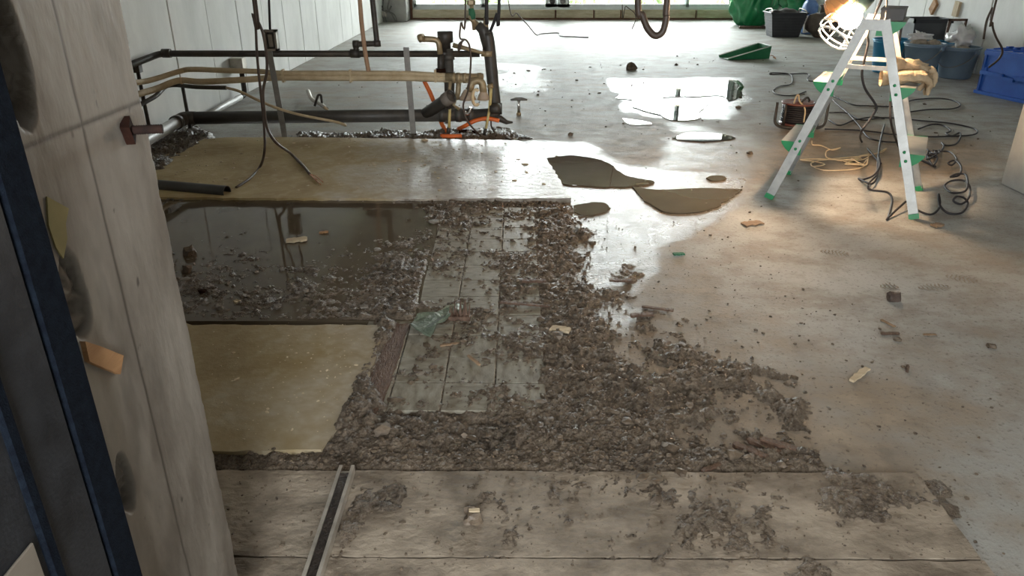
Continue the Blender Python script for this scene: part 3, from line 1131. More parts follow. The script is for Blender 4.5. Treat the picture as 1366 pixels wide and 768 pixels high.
# tall standpipe at the end with a Y at its head
sx0, sx1 = A(660, 150).x, A(652, 55).x
MB().tube(fillet([(sx0 - .06, PY, zr + .012), (sx0 + .008, PY, zr + .012), (sx1, PY, .56), (sx1 - .01, PY, .61)], .05), .036, 18).build('standpipe', 'pvc', dr)
wy = MB().tube([(sx1 - .002, PY, .52), A(645, 40), A(637, 33)], [.034, .034, .026], 16).build('wye_head', 'pvc', dr)
MB().tube([A(648, 70), A(648, 35), A(648, 22)], [.020, .017, .012], 10).build('taped_pipe', 'brass', dr)
ring(A(651, 71), (0, 0, 1), .042, .03).build('rubble_collar', 'brass', dr)
ring((sx0 + .02, PY - .01, zr + .05), (1, 0, 0), .036, .05).build('collar', 'iron', dr)
MB().tube([A(660, 155), A(667, 158), A(676, 163), A(684, 163)], [.02, .022, .014, .006], 9).build('broken_end', 'iron', dr)

# valve with a green rag hanging off the standpipe
vv = thing('pipe_valve', A(634, 42), 'short brown pipe and nut wrapped in green rag on the standpipe', 'valve')
MB().tube([A(639, 36), A(631, 27), A(627, 20)], .016, 10).build('nipple', 'brass', vv)
MB().tube([A(633, 40), A(629, 6)], .0125, 10).build('stem', 'brass', vv)
MB().tube([A(630.5, 27), A(630, 20), A(628.5, 11)], [.015, .021, .016], 10).build('rag', 'greenrag', vv)
MB().lathe([(.020, 0), (.026, .006), (.026, .026), (.018, .030)], A(628.5, 7), 6, smooth=False).build('nut', 'brass', vv)

# ---- dark iron water pipe
zt = .49
ip = thing('water_pipe', (-1.2, PY, .47), 'thin dark iron water pipe, topmost of the pipes', 'pipe')
xl, xr = A(218, 72).x, A(640, 72).x
MB().tube(fillet([(xl - .02, PY - 1.3, zt - .05), (xl - .02, PY, zt - .002), (xr, PY, zt - .002)], .05), .019, 14).build('run', 'iron', ip)
ring((xl + .02, PY, zt), (1, 0, 0), .026, .05).build('collar', 'iron', ip)
ring((A(474, 72).x, PY, zt), (1, 0, 0), .026, .055).build('tee', 'iron', ip)
rs_ = fillet([(A(475, 72).x, PY, zt), A(475, 59), A(503, 58), A(497, 0), AY(497, 0, PY) + Vector((-.10, 0, ZC - AY(497, 0, PY).z))], .02)
MB().tube(rs_, .0165, 12).build('riser', 'iron', ip)
ring(A(475, 59), (1, 0, 0), .023, .035).build('elbow', 'iron', ip)
ring(A(503, 58), (0, 0, 1), .023, .035).build('elbow', 'iron', ip)
ring((A(593, 72).x, PY, zt), (1, 0, 0), .029, .05).build('tee', 'iron', ip)
MB().tube(fillet([(A(588, 73).x, PY - .03, zt), A(585, 53, PY - .03), A(570, 52, PY - .03), A(563, 52, PY - .03), A(560, 49, PY - .06)], .03), [.017] * 0 or .017, 12).build('branch', 'brass', ip)
ring(A(562, 50.5, PY - .045), (1, -.3, .3), .023, .03).build('branch_elbow', 'brass', ip)
MB().tube([A(588, 73, PY - .03), A(588, 98, PY - .03)], .021, 12).build('drop', 'iron', ip)
ring(A(588, 97, PY - .03), (0, 0, 1), .030, .05).build('flange', 'rust', ip)
MB().tube([A(604, 60, PY - .04), A(630, 67, PY - .04), A(648, 72, PY - .04)], [.014, .012, .007], 9).build('side_pipe', 'brass', ip)

# ---- beige insulated pipes
zb = .345
bp_ = thing('insulated_pipe', (-1.2, PY, .31), 'pair of taped beige insulated pipes between the iron and drain pipes', 'pipe')
yq = PY - .055
up = smooth_path([(WL + .06, PY - .55, .40), (WL + .08, PY - .30, .375), A(240, 95, yq), A(258, 92.5, yq), A(300, 94, yq), A(350, 95.5, yq), A(372, 97.5, yq), A(460, 97.5, yq), A(540, 98, yq), A(600, 101, yq), A(640, 101.5, yq)], 6)
MB().tube(up, .0155, 12).build('upper_pipe', 'beige', bp_)
lo = smooth_path([(WL + .07, PY - .60, .33), (WL + .09, PY - .25, .32), A(238, 107.5, yq - .01), A(270, 109, yq), A(330, 106, yq), A(372, 103.5, yq), A(460, 104, yq), A(540, 104, yq), A(600, 106, yq), A(640, 106.5, yq)], 6)
MB().tube(lo, .0185, 12).build('lower_pipe', 'beige', bp_)
lo2 = smooth_path([(WL + .08, PY - .62, .26), (WL + .10, PY - .30, .285), A(225, 114, yq + .02), A(262, 116, yq + .02), A(302, 117, yq + .02)], 6)
MB().tube(lo2, .013, 10).build('bottom_pipe', 'iron', bp_)
for pxx in (378, 468, 581):
    c = A(pxx, 101, yq)
    MB().obox(c, (.006, 0, 0), (0, .021, 0), (0, 0, .037)).build('tape_band', 'beige', bp_)
MB().lathe([(.019, 0), (.022, .008), (.019, .016)], A(240, 107.5, yq), 12, axis=(1, 0, 0)).build('end_cuff', 'rope', bp_)
MB().tube([(A(241, 117).x, PY + .03, .01), (A(241, 117).x, PY + .03, .31)], .011, 10).build('leg', 'iron', bp_)

# ---- beige hose hanging from the ceiling onto the insulated pipes
hp = [A(492, 97, yq), A(488, 75, yq), A(484, 45, yq), A(481, 15, yq), A(480, 0, yq)]
hp.append(Vector((hp[-1].x, yq, ZC)))
o = MB().tube(smooth_path(hp, 6), .013, 12).build('hanging_hose', 'cable_br')
o.data.materials[0] = pm('tan_hose', (.33, .20, .12), (.42, .27, .17), 10, .6)
tag(o, 'tan hose hanging straight down onto the beige pipes', 'hose')

# ---- valve group under the beige header
vg = thing('valve_group', A(632, 125, yq), 'dirty brass valves, taps and tan fittings at the end of the beige pipes', 'valve')
MB().tube([A(594, 103, yq), A(645, 104, yq)], .026, 12).build('header', 'brass', vg)
for pxx in (605, 612, 620, 640):
    ring(A(pxx, 104, yq), (1, 0, 0), .031, .022).build('nut', 'brass', vg)
MB().tube(fillet([A(627, 122, yq - .05), A(629, 108, yq - .05), A(643, 107, yq - .05), A(646, 132, yq - .05)], .03), [.024] * 14 if False else .022, 12).build('u_bend', 'brass', vg)
M['tan'] = pm('tan_fitting', (.36, .27, .19), (.46, .36, .27), 16, .55, bump=.2)
MB().lathe([(.052, 0), (.050, .012), (.030, .045), (.020, .06)], A(624, 133, yq - .05), 18, sx=1.0, sy=.8).build('bell_cup', 'tan', vg)
MB().lathe([(.038, 0), (.036, .012), (.022, .045), (.020, .06)], A(645, 133, yq - .05), 18).build('bell_cup', 'tan', vg)
tor = [A(635, 130, yq - .10) + Vector((.021 * math.cos(t), 0, .045 * math.sin(t))) for t in np.linspace(.9, 5.4, 18)]
MB().tube(tor, .0095, 8).build('hook_ring', 'rope', vg)
MB().tube([A(612, 108, yq), A(611, 122, yq), A(610, 133, yq)], [.014, .016, .010], 10).build('tap', 'brass', vg)
MB().tube([A(612, 118, yq), A(605, 140, yq), A(613, 146, yq)], .011, 8).build('tap_spout', 'brass', vg)
MB().tube([A(653, 112, yq), A(655, 118, yq)], .020, 10).build('nut', 'brass', vg)
for (p, q, r_, mt) in (((601, 108), (599, 127), .0105, 'brass'), ((600, 126), (598, 145), .015, 'iron'), ((600, 145), (599, 172), .0085, 'yellowrod'), ((599, 170), (598, 178), .013, 'iron'),
                       ((655, 118), (653, 150), .0095, 'yellowrod'), ((653, 146), (648, 173), .0080, 'yellowrod'), ((648, 171), (646, 180), .011, 'iron')):
    MB().tube([A(*p, yq - .03), A(*q, yq - .03)], r_, 10).build('drop_pipe', mt, vg)
MB().lathe([(.030, 0), (.032, .01), (.032, .05), (.024, .06)], A(655, 145, yq - .02), 12, axis=(1, -.3, .1)).build('end_plug', 'iron', vg)
MB().tube(smooth_path([A(620, 148, yq), A(622, 152, yq), A(626, 150, yq), A(628, 143, yq)], 4), .010, 8).build('bent_spout', 'chrome', vg)

# ---- orange conduits
def conduit(pts, r, label, mat='orange'):
    o = MB().tube(smooth_path(pts, 6), r, 12).build('conduit', mat)
    tag(o, label, 'conduit', 'orange conduits under the pipes')
    return o


conduit([A(566, 108, PY + .10), A(573, 122, PY + .10), A(583, 146, PY + .11), A(590, 166, PY + .11), FL(597, 182) + Vector((0, .05, .012))], .014, 'long orange conduit slanting down behind the wye branch')
conduit([FL(612, 178) + Vector((0, 0, .03)), A(620, 168, PY - .05), A(634, 161, PY - .05), A(650, 158, PY - .05), A(666, 161, PY - .05)], .013, 'arched orange conduit in front of the drain pipe end')
conduit([FL(588, 185) + Vector((0, 0, .015)), FL(602, 185.3) + Vector((0, 0, .015)), FL(616, 185) + Vector((0, 0, .015))], .015, 'short straight orange conduit stub lying in the mud')
conduit([FL(612, 179) + Vector((0, 0, .015)), FL(625, 179) + Vector((0, 0, .015)), FL(637, 181) + Vector((0, 0, .015))], .014, 'muddy dark orange conduit stub beneath the arched one', 'rust')

# ---- wire looping from the ceiling through the pipes
def to_ceiling(p, dx=0):
    return Vector((p.x + dx, p.y, ZC))


def cable(name, pts, r, label, mat='cable', cat='cable', group=None, k=7, n=8, strands=None):
    t = MB().tube(smooth_path(pts, k), r, n)
    o = t.build(name, mat)
    tag(o, label, cat, group)
    return o


yw = PY - .16
p0 = A(621, 0, yw)
cable('wire', [to_ceiling(p0, .02), p0, A(615, 30, yw), A(613.5, 50, yw), A(619, 53, yw), A(613, 58, yw), A(612, 68, yw), A(618, 53, yw), A(625, 58, yw), A(628, 75, yw), A(627, 100, yw), A(624, 122, yw), A(618, 140, yw), A(622, 158, yw), A(632, 172, yw), FL(645, 184) + Vector((0, 0, .012)), FL(662, 182) + Vector((0, 0, .012))], .0055, 'thin dark wire looping down through the brass valves', 'cable_br', 'wire')
p0 = A(649, 0, PY - .05)
cable('power_cable', [to_ceiling(p0), p0, A(649, 12, PY - .05), A(648.5, 24, PY - .04)], .011, 'short black cable dropping straight into the taped pipe')
p0 = A(666, 0, PY - .06)
cable('power_cable', [to_ceiling(p0, .05), p0, A(663, 18, PY - .06), A(658, 32, PY - .05), A(654, 42, PY - .04)], .0095, 'curved black cable coming down to the standpipe head')
cable('wire', [A(655, 160, PY - .05), A(656, 170, PY - .05), FL(662, 180) + Vector((0, 0, .008)), FL(676, 186) + Vector((0, 0, .008)), FL(684, 188) + Vector((0, 0, .006))], .005, 'short dark wire trailing off the drain pipe end', 'cable_br', 'wire')

# ---- two cables hanging over the yellow sheet
yh = 3.72
p0 = A(338, 0, yh)
c1 = [to_ceiling(p0), p0, A(337, 18, yh), A(341, 36, yh), A(343, 75, yh), A(348, 125, yh), A(352, 165, yh), A(353, 200, 3.64), FL(347, 222, .028), FL(333, 238, .028), FL(315, 250, .028)]
o = cable('power_cable', c1, .0065, 'hanging dark cable whose lower end lies on the yellow sheet', 'cable_br')
p0 = A(341, 0, yh + .03)
c2 = [to_ceiling(p0), p0, A(340, 18, yh + .03), A(350, 42, yh + .03), A(355, 70, yh + .03), A(356, 95, yh + .03), A(351, 122, yh + .03), A(353, 150, yh), A(357, 172, yh - .04), A(368, 190, yh - .08), FL(388, 205, .045), FL(405, 222, .032), FL(413, 232, .031)]
fr_ = thing('frayed_cable', c2[-1], 'hanging dark cable with frayed copper ends on the yellow sheet', 'cable')
MB().tube(smooth_path(c2, 7), .0070, 8).build('sheath', 'cable_br', fr_)
for e in ((428, 246), (423, 240), (431, 243)):
    q = c2[-1]
    MB().tube(smooth_path([q, FL(e[0] - 9, e[1] - 8, .03), FL(*e, .028)], 4), .0022, 6).build('copper_strand', 'copper', fr_)

# ---- outlet box dangling at the left post
yo = 4.50
ob = thing('outlet_box', A(362, 66, yo), 'open beige outlet box dangling on a cable above steel post', 'outlet')
a, b = A(354, 41, yo), A(370, 66, yo)
cx, cz, hw, hh = (a.x + b.x) / 2, (a.z + b.z) / 2, .037, .058
fx = MB()
for (x0, x1, z0, z1) in ((-hw, hw, hh - .012, hh), (-hw, hw, -hh, -hh + .012), (-hw, -hw + .012, -hh, hh), (hw - .012, hw, -hh, hh)):
    fx.box((cx + x0, yo - .025, cz + z0), (cx + x1, yo + .02, cz + z1))
fx.build('box_frame', 'strike', ob)
MB().box((cx - hw, yo + .015, cz - hh), (cx + hw, yo + .024, cz + hh)).build('back_plate', 'kbox', ob)
MB().box((cx - .013, yo - .02, cz - .036), (cx + .013, yo + .015, cz + .036), bev=.003).build('socket', 'strike', ob)
p0 = A(356, 0, yo)
MB().tube([(cx, yo, cz + hh), (p0.x + .012, yo, p0.z), (p0.x, yo, ZC)], .007, 8).build('cord', 'cable', ob)

# ---- brown cable that leaves the pipes and loops back
cable('power_cable', [A(302, 117, 4.56), A(320, 122, 4.52), A(345, 134, 4.50), A(372, 145, 4.50), A(400, 153, 4.50), A(425, 158, 4.50), A(450, 163, 4.52), A(461, 167, 4.62), A(452, 160, 4.72), A(440, 150, 4.80), A(432, 142, 4.80)], .0085, 'tan cable sagging from the beige pipes across the drain pipe', 'cable_br')
COL.objects[-1].data.materials[0] = M['beige']
lp = thing('bent_pipe', FL(432, 143), 'small bent grey pipe with clamp lying behind the drain pipe', 'pipe')
MB().tube(smooth_path([FL(412, 130) + Vector((0, 0, .05)), FL(416, 137) + Vector((0, 0, .03)), FL(427, 142) + Vector((0, 0, .02)), FL(436, 148) + Vector((0, 0, .015))], 5), .015, 9).build('tube', 'alu_dull', lp)
MB().tube(fillet([FL(420, 143) + Vector((0, 0, .01)), FL(426, 143) + Vector((0, 0, .09)), FL(430, 143) + Vector((0, 0, .09)), FL(430, 143) + Vector((0, 0, .02))], .02), .009, 8).build('clamp', 'iron', lp)

# ---- small grey pipe along the left wall
wpz = thing('wall_pipe', (WL + .05, 5.4, 0), 'thin grey pipe with black elbow at the foot of the wall', 'pipe')
pA, pB = (WL + .07, 4.8, .03), (WL + .07, 5.75, .03)
MB().tube([pA, pB], .022, 12).build('tube', 'pvc_lt', wpz)
MB().tube(fillet([(WL + .07, 5.72, .03), (WL + .07, 5.86, .03), (WL + .07, 5.86, .20)], .05), .020, 10).build('elbow', 'iron', wpz)
MB().box((WL + .001, 5.81, .20), (WL + .10, 5.91, .31), bev=.004).build('bracket', 'alu_dull', wpz)
wc = thing('wall_conduit', (WL + .03, 4.1, 0), 'black upright conduit with clip on the pale wall', 'conduit')
MB().tube([(WL + .03, 4.33, .0), (WL + .03, 4.33, .47)], .011, 8).build('tube', 'iron', wc)
MB().box((WL + .002, 4.31, .42), (WL + .05, 4.35, .47)).build('clip', 'iron', wc)

# ---- dark stub of pipe beside the pit
e1, e0 = AY(303, 256.5, 3.30), AY(120, 249, 3.50)
o = thing('pipe_stub', (e1.x, 3.3, .02), 'straight dark grey plastic pipe lying at the edge of yellow sheet', 'pipe')
e0.z = e1.z
MB().hollow(e0, e1, .031, .004, 26).build('tube', 'pvc_stub', o)

# ---- T-shaped tap standing on the slab
f0 = FL(692, 154)
tt = thing('tee_tap', f0, 'small chrome T-shaped tap standing on the slab', 'tap')
h_ = AY(693, 132, f0.y).z
MB().tube([f0 + Vector((0, 0, .0)), f0 + Vector((0, 0, .022))], .016, 12).build('base_nut', 'brass', tt)
MB().tube([f0 + Vector((0, 0, .02)), f0 + Vector((.0, 0, h_))], .0105, 12).build('stem', 'chrome', tt)
MB().tube([f0 + Vector((-.058, 0, h_ - .006)), f0 + Vector((-.02, 0, h_)), f0 + Vector((.02, 0, h_)), f0 + Vector((.058, 0, h_ - .006))], [.006, .012, .012, .006], 10).build('handle', 'steel', tt)

# ---- thick hose loop hanging from the ceiling
yl = 3.10
a, b = AY(851, 0, yl), AY(890, 0, yl)
c3 = [to_ceiling(a, -.12), Vector((a.x - .03, yl, a.z + .5)), a, AY(857, 20, yl), AY(864, 38, yl), AY(874, 47.5, yl), AY(884, 42, yl), AY(889, 22, yl), b, Vector((b.x + .01, yl, b.z + .5)), to_ceiling(b, .05)]
cable('hose_loop', c3, .0135, 'thick dark hose hanging from above in a loop', 'cable_br', 'hose', k=9, n=12)
yl = 6.4
a = AY(830, 0, yl)
cable('wire', [to_ceiling(a, -.1), a, AY(835, 8, yl), AY(846, 17, yl), AY(848, 26, yl), AY(843, 39, yl)], .0035, 'thin bent wire dangling behind the thick hose loop', 'cable_br', 'wire')
yl = FL(716, 46).y
a = AY(678, 0, yl)
cable('wire', [to_ceiling(a, -.2), a, AY(690, 18, yl), AY(703, 32, yl), FL(715, 46, .015), FL(722, 45, .012), FL(745, 44, .012), FL(748, 48, .012), FL(765, 49, .01), FL(785, 50, .01)], .0085, 'thin grey wire trailing onto the slab near the window', 'cable_br', 'wire')

# cut wires on the corner column
cw = thing('cut_wires', (-1.95, YB - .47, .1), 'tangle of cut grey wires on the corner column', 'wire')
yk = YB - .46
for pts in ([(519, 0), (517, 12), (523, 20), (528, 30)], [(508, 12), (516, 16), (522, 8)], [(510, 20), (512, 28), (509, 33)], [(514, 14), (526, 20), (530, 33)], [(510, 8), (513, 22), (516, 31)]):
    MB().tube(smooth_path([AY(*p, yk) for p in pts], 5), .012, 6).build('wire_end', 'steel', cw)
MB().box((AY(509, 24, yk).x, yk - .01, .08), (AY(516, 24, yk).x, yk + .04, .16)).build('pull_box', 'alu_dull', cw)


# ================================================================== ladder, lamp, reel, cords
fA, fB, fC, fD = FL(1015, 262), FL(1055, 233), FL(1208, 291), FL(1240, 255)
ctr = (fA + fB + fC + fD) / 4
U = ((fC + fD) / 2 - (fA + fB) / 2).normalized()      # spread direction (left frame -> right frame)
Wd = ((fB + fD) / 2 - (fA + fC) / 2)
Wd = (Wd - U * Wd.dot(U)).normalized()                # width direction (near rail -> far rail)
LH = .79
SPR, WB, WT = .61, .475, .285
lad = thing('step_ladder', ctr, 'open aluminium stepladder with green step ends and feet', 'ladder')


def rail_pts(side, far):
    """side -1 left frame, +1 right; far -1 near rail, +1 far rail"""
    bot = ctr + U * (side * SPR / 2) + Wd * (far * WB / 2)
    top = ctr + U * (side * .035) + Wd * (far * WT / 2) + Vector((0, 0, LH))
    return bot, top


def fr_at(side, z, far):
    b_, t_ = rail_pts(side, far)
    return b_ + (t_ - b_) * (z / LH)


for side in (-1, 1):
    for far in (-1, 1):
        b_, t_ = rail_pts(side, far)
        d = (t_ - b_).normalized()
        wv = (U - d * U.dot(d)).normalized()
        dv = d.cross(wv)
        m = MB()
        # channel section: web facing outwards in the width direction, two flanges
        m.bar(b_ + d * .012, t_, wv * .0185, dv * .0025)
        for s_ in (-1, 1):
            m.bar(b_ + d * .012 + wv * (s_ * .0165) - Wd * far * .008, t_ + wv * (s_ * .0165) - Wd * far * .008, wv * .002, Wd * .008)
        m.build('rail', 'alu', lad)
        MB().bar(b_, b_ + d * .022, wv * .0200, dv * .012).build('foot', 'greencap', lad)
        for z in (.265, .53):
            for e in (-.018, .018):
                MB().lathe([(.0065, 0), (.0065, .004), (.003, .006)], fr_at(side, z - .01 + e, far) + Wd * (far * .003), 8, axis=Wd * far).build('rivet', 'greencap', lad)
    # treads: flat top, curved underside, green end caps
    for z in ((.265, .53, .785) if side > 0 else (.265, .53)):
        p, q = fr_at(side, z, -1), fr_at(side, z, 1)
        ow = U * side
        in_ = -.012 if z < .7 else -.028
        prof = [(in_, 0), (.078, 0), (.074, -.012), (.056, -.034), (.034, -.050), (.008, -.058), (in_, -.058)]
        ax = (q - p).normalized()
        L_ = (q - p).length

        def fpt(a, b, d, p=p, ow=ow, ax=ax):
            return p + ow * a + Vector((0, 0, b)) + ax * d
        # tread as a folded sheet: top + curved front
        MB().prism([(in_, 0), (.078, 0), (.074, -.012), (.056, -.034), (.034, -.050), (.032, -.047), (.053, -.032), (.070, -.010), (.070, -.004), (in_, -.004)], .012, L_ - .012, fpt).build('tread', 'alu', lad)
        for d0, d1 in ((.004, .012), (L_ - .012, L_ - .004)):
            MB().prism(prof, d0, d1, fpt).build('tread_cap', 'greencap', lad)
for far in (-1, 1):
    p, q = fr_at(-1, .60, far) - Wd * far * .012, fr_at(1, .60, far) - Wd * far * .012
    MB().bar(p, q, Vector((0, 0, .009)), Wd * .002).build('spreader_bar', 'alu_dull', lad)
    p, q = fr_at(-1, LH - .02, far), fr_at(1, LH - .02, far)
    MB().obox((p + q) / 2, U * .045, Wd * .004, (0, 0, .022)).build('hinge', 'alu', lad)

# ---- work lamp on the ladder top
Lc = AY(1134, 24, ctr.y + .02)
lamp = thing('work_lamp', Lc - Vector((0, 0, .1)), 'lit caged work lamp with orange guard clamped on the ladder top', 'lamp')
Rt, Vup = Vector((1, 0, 0)), Vector((0, 0, 1))
axis = Vector((-.62, -.25, -.74)).normalized()        # the cage points down towards the mud
hd = Lc - axis * .06
MB().blob(Lc, .048, .048, .048, 0, 3, 0).build('bulb', 'bulb', lamp)
MB().lathe([(.030, 0), (.034, .02), (.034, .07), (.022, .085), (.020, .13), (.012, .14)], Lc - axis * .045, 16, axis=-axis).build('handle', 'teal', lamp)
o1 = axis.orthogonal().normalized()
o2 = axis.cross(o1)


def cagept(s, a):
    """s from 0 (holder) to 1 (tip)"""
    r = .026 + .062 * math.sin(min(s, 1) * math.pi * .60) if s < .92 else .026 + .062 * math.sin(.92 * math.pi * .6) * (1 - (s - .92) * 6)
    return Lc + axis * (-.05 + .165 * s) + (o1 * math.cos(a) + o2 * math.sin(a)) * max(r, .02)


for k in range(8):
    MB().tube([cagept(s, k * math.pi / 4) for s in np.linspace(0, 1, 12)], .0026, 6).build('cage_rib', 'cage', lamp)
for s in (.3, .55, .78, .96):
    MB().tube([cagept(s, t) for t in np.linspace(0, 2 * math.pi, 28, endpoint=False)], .0032 if s < .9 else .0045, 6, close=True).build('cage_ring', 'cage', lamp)
# orange ribbed reflector behind the bulb, on the far side
sh = MB()
prof = []
bx = Vector((-.55, .55, .62)).normalized()
sh.lathe([(.062, 0), (.060, .02), (.050, .05), (.034, .08), (.018, .092), (.016, .090), (.032, .078), (.048, .048), (.058, .02), (.060, .001)], Lc + bx * .045, 24, axis=bx)
shade = sh.build('reflector', 'lampor', lamp)
e1_ = bx.orthogonal().normalized()
e2_ = bx.cross(e1_)
for k in range(12):
    t = k * math.pi / 6
    dr_ = e1_ * math.cos(t) + e2_ * math.sin(t)
    MB().tube([Lc + bx * .045 + dr_ * .063, Lc + bx * .065 + dr_ * .061, Lc + bx * .095 + dr_ * .051, Lc + bx * .125 + dr_ * .035], .003, 5).build('reflector_rib', 'lampor', shade)
hk = [Lc - axis * .17 + Vector((0, 0, .0)), Lc - axis * .20 + Vector((.02, 0, .02)), fr_at(1, .785, -1) + U * .01 + Vector((0, .03, .03)), fr_at(1, .785, -1) + U * .015 + Vector((.0, .05, .001))]
MB().tube(smooth_path(hk, 5), .004, 7).build('clamp', 'steel', lamp)

# black transformer box on the top step
tb0 = (fr_at(1, .785, -1) + fr_at(1, .785, 1)) / 2 + U * .018
kb = thing('power_box', tb0, 'flat dark power box on the ladder top step', 'box')
MB().obox(tb0 + Vector((0, 0, .022)), U * .045, Wd * .105, (0, 0, .020)).build('case', 'kbox', kb)
MB().obox(tb0 + Vector((0, 0, .0445)), U * .047, Wd * .107, (0, 0, .0035)).build('lid', 'kbox', kb)
for s_ in (-1, 1):
    MB().obox(tb0 + Wd * (s_ * .06) + Vector((0, 0, .0015)), U * .03, Wd * .01, (0, 0, .0015)).build('pad', 'cable', kb)
yk = ctr.y + .16
st = tb0 + Wd * .10 + Vector((0, 0, .03))
cable('lamp_cord', [st, AY(1199, 18, yk), AY(1203, 28, yk), AY(1201, 45, yk), AY(1199, 62, yk + .05), AY(1197, 90, yk + .06), AY(1188, 130, yk + .1), AY(1190, 170, yk + .1), FL(1205, 205, .006), FL(1225, 212, .006), FL(1248, 222, .006)], .0055, 'black cord running from the power box down behind ladder', 'cable', 'cord')
yk = ctr.y - .02
cable('lamp_cord', [Lc - axis * .17, Lc - axis * .20 + Vector((.03, .0, -.02)), AY(1159, 40, yk), AY(1158, 58, yk), AY(1152, 85, yk), AY(1150, 100, yk), AY(1154, 118, yk), AY(1166, 136, yk), AY(1169, 145, yk), AY(1160, 160, yk), AY(1149, 176, yk - .05), FL(1149, 188, .012), FL(1163, 205, .006), FL(1175, 218, .006)], .0055, 'black cord hanging from the work lamp between ladder legs', 'cable', 'cord')

# ---- canvas gloves on the right second step
g0 = (fr_at(1, .53, -1) + fr_at(1, .53, 1)) / 2 + U * .03 + Vector((0, 0, .0))


def glove(base, dirv, upv, seed, label):
    t = thing('work_glove', base, label, 'glove', 'canvas gloves on the ladder step')
    dirv, upv = Vector(dirv).normalized(), Vector(upv).normalized()
    sd = dirv.cross(upv).normalized()
    m = MB()
    rs_ = random.Random(seed)
    # cuff, back of hand and five drooping fingers grown as one skin of overlapping tubes
    pb = MB().blob((0, 0, 0), 1, 1, 1, .35, 3, seed, 2.6)
    Vp = [base + dirv * (x * .078 - .018) + sd * (y * .050 * (1 + .15 * x)) + upv * (z * .026) for x, y, z in pb.v]
    m.add(Vp, pb.f, True)
    for k, (off, ln) in enumerate(((-.036, .050), (-.013, .064), (.012, .066), (.035, .052))):
        b0 = base + dirv * .035 + sd * off
        dn = Vector((0, 0, -1))
        j = rs_.uniform(-.014, .014)
        m.tube(smooth_path([b0, b0 + dirv * ln * .45 + dn * .010 + sd * j, b0 + dirv * ln * .62 + dn * .034 + sd * j * 2, b0 + dirv * ln * (.50 + j * 8) + dn * (.030 + ln * .7) + sd * j * 3], 4), [.013, .0135, .0125, .0135, .012, .0125, .0115, .012, .011, .0115, .0105, .009, .005], 9)
    b0 = base - dirv * .01 - sd * .045
    m.tube(smooth_path([b0, b0 + dirv * .03 - sd * .02, b0 + dirv * .055 - sd * .015 + Vector((0, 0, -.03))], 4), [.014, .0145, .013, .0135, .012, .0125, .011, .009, .005], 9)
    m.v = [(x + .003 * math.sin(210 * z + 90 * y + seed) + .002 * math.sin(330 * x + 50 * z), y + .003 * math.sin(190 * x + 120 * z + seed), z + .004 * math.sin(150 * x + 170 * y + seed) + .002 * math.sin(400 * y)) for x, y, z in m.v]
    m.build('hand', 'glove', t)
    cf = MB().tube([base - dirv * .120, base - dirv * .10, base - dirv * .075], [.036, .034, .030], 14, cap=False)
    cf.build('cuff', 'glove', t)
    return t


glove(g0 - Wd * .05 + U * .02 + Vector((0, 0, .030)), U * .9 + Wd * .25 + Vector((0, 0, .05)), (0, 0, 1), 3, 'worn tan canvas glove draped over ladder step, fingers drooping')
glove(g0 + Wd * .035 + U * .03 + Vector((0, 0, .060)), U * .8 + Wd * .6 + Vector((0, 0, -.12)), (.1, 0, 1), 8, 'crumpled tan canvas glove lying on top of the other')

# ---- cable reel
rc = FL(1068, 172) + Vector((0, .09, 0))
rl_ = thing('cable_reel', rc, 'red-brown cable reel wound with black cable behind the ladder', 'cable reel')
MB().lathe([(.105, .012), (.112, .016), (.112, .024), (.05, .026)], rc, 32).build('lower_flange', 'reel', rl_)
MB().lathe([(.02, .148), (.112, .146), (.114, .152), (.108, .158), (.085, .152), (.03, .153), (.02, .16)], rc, 32).build('upper_flange', 'reel', rl_)
wd_ = []
for i in range(9 * 24 + 1):
    t = i / 24 * 2 * math.pi
    wd_.append(rc + Vector(((.098 + .003 * math.sin(i * .7)) * math.cos(t), (.098 + .003 * math.sin(i * .7)) * math.sin(t), .034 + .0132 * i / 24)))
MB().tube(wd_, .0068, 6).build('wound_cable', 'cable', rl_)
MB().lathe([(.092, .025), (.092, .147)], rc, 24).build('drum', 'crate_k', rl_)
for s_ in (-1, 1):
    fp = fillet([rc + Vector((s_ * .165, -.06, .165)), rc + Vector((s_ * .165, -.06, .02)), rc + Vector((s_ * .10, -.115, .012)), rc + Vector((0, -.118, .012))], .04)
    MB().tube(fp, .0095, 9).build('frame_tube', 'iron', rl_)
    MB().tube([rc + Vector((s_ * .11, -.075, .012)), rc + Vector((s_ * .11, -.075, .12)), rc + Vector((s_ * .105, -.05, .15))], .008, 8).build('guard_tube', 'iron', rl_)
MB().tube(smooth_path([rc + Vector((.0, -.02, .155)), rc + Vector((.03, -.03, .19)), rc + Vector((.06, 0, .17)), rc + Vector((.07, .03, .158))], 5), .007, 8).build('crank', 'kbox', rl_)
MB().tube(smooth_path([rc + Vector((-.055, -.05, .155)), rc + Vector((-.05, -.06, .20)), rc + Vector((-.035, -.055, .21)), rc + Vector((-.02, -.05, .17)), rc + Vector((.0, -.11, .13)), rc + Vector((.0, -.125, .05))], 5), .005, 7).build('tied_cord', 'rope', rl_)

# ---- cords lying on the slab
def fcord(name, px, r, label, mat='cable', cat='cord', z=None, group=None, k=7):
    pts = []
    for i, p in enumerate(px):
        zz_ = (p[2] if len(p) > 2 else 0) + r + .0005
        pts.append(FL(p[0], p[1], zz_))
    return cable(name, pts, r, label, mat, cat, group, k)


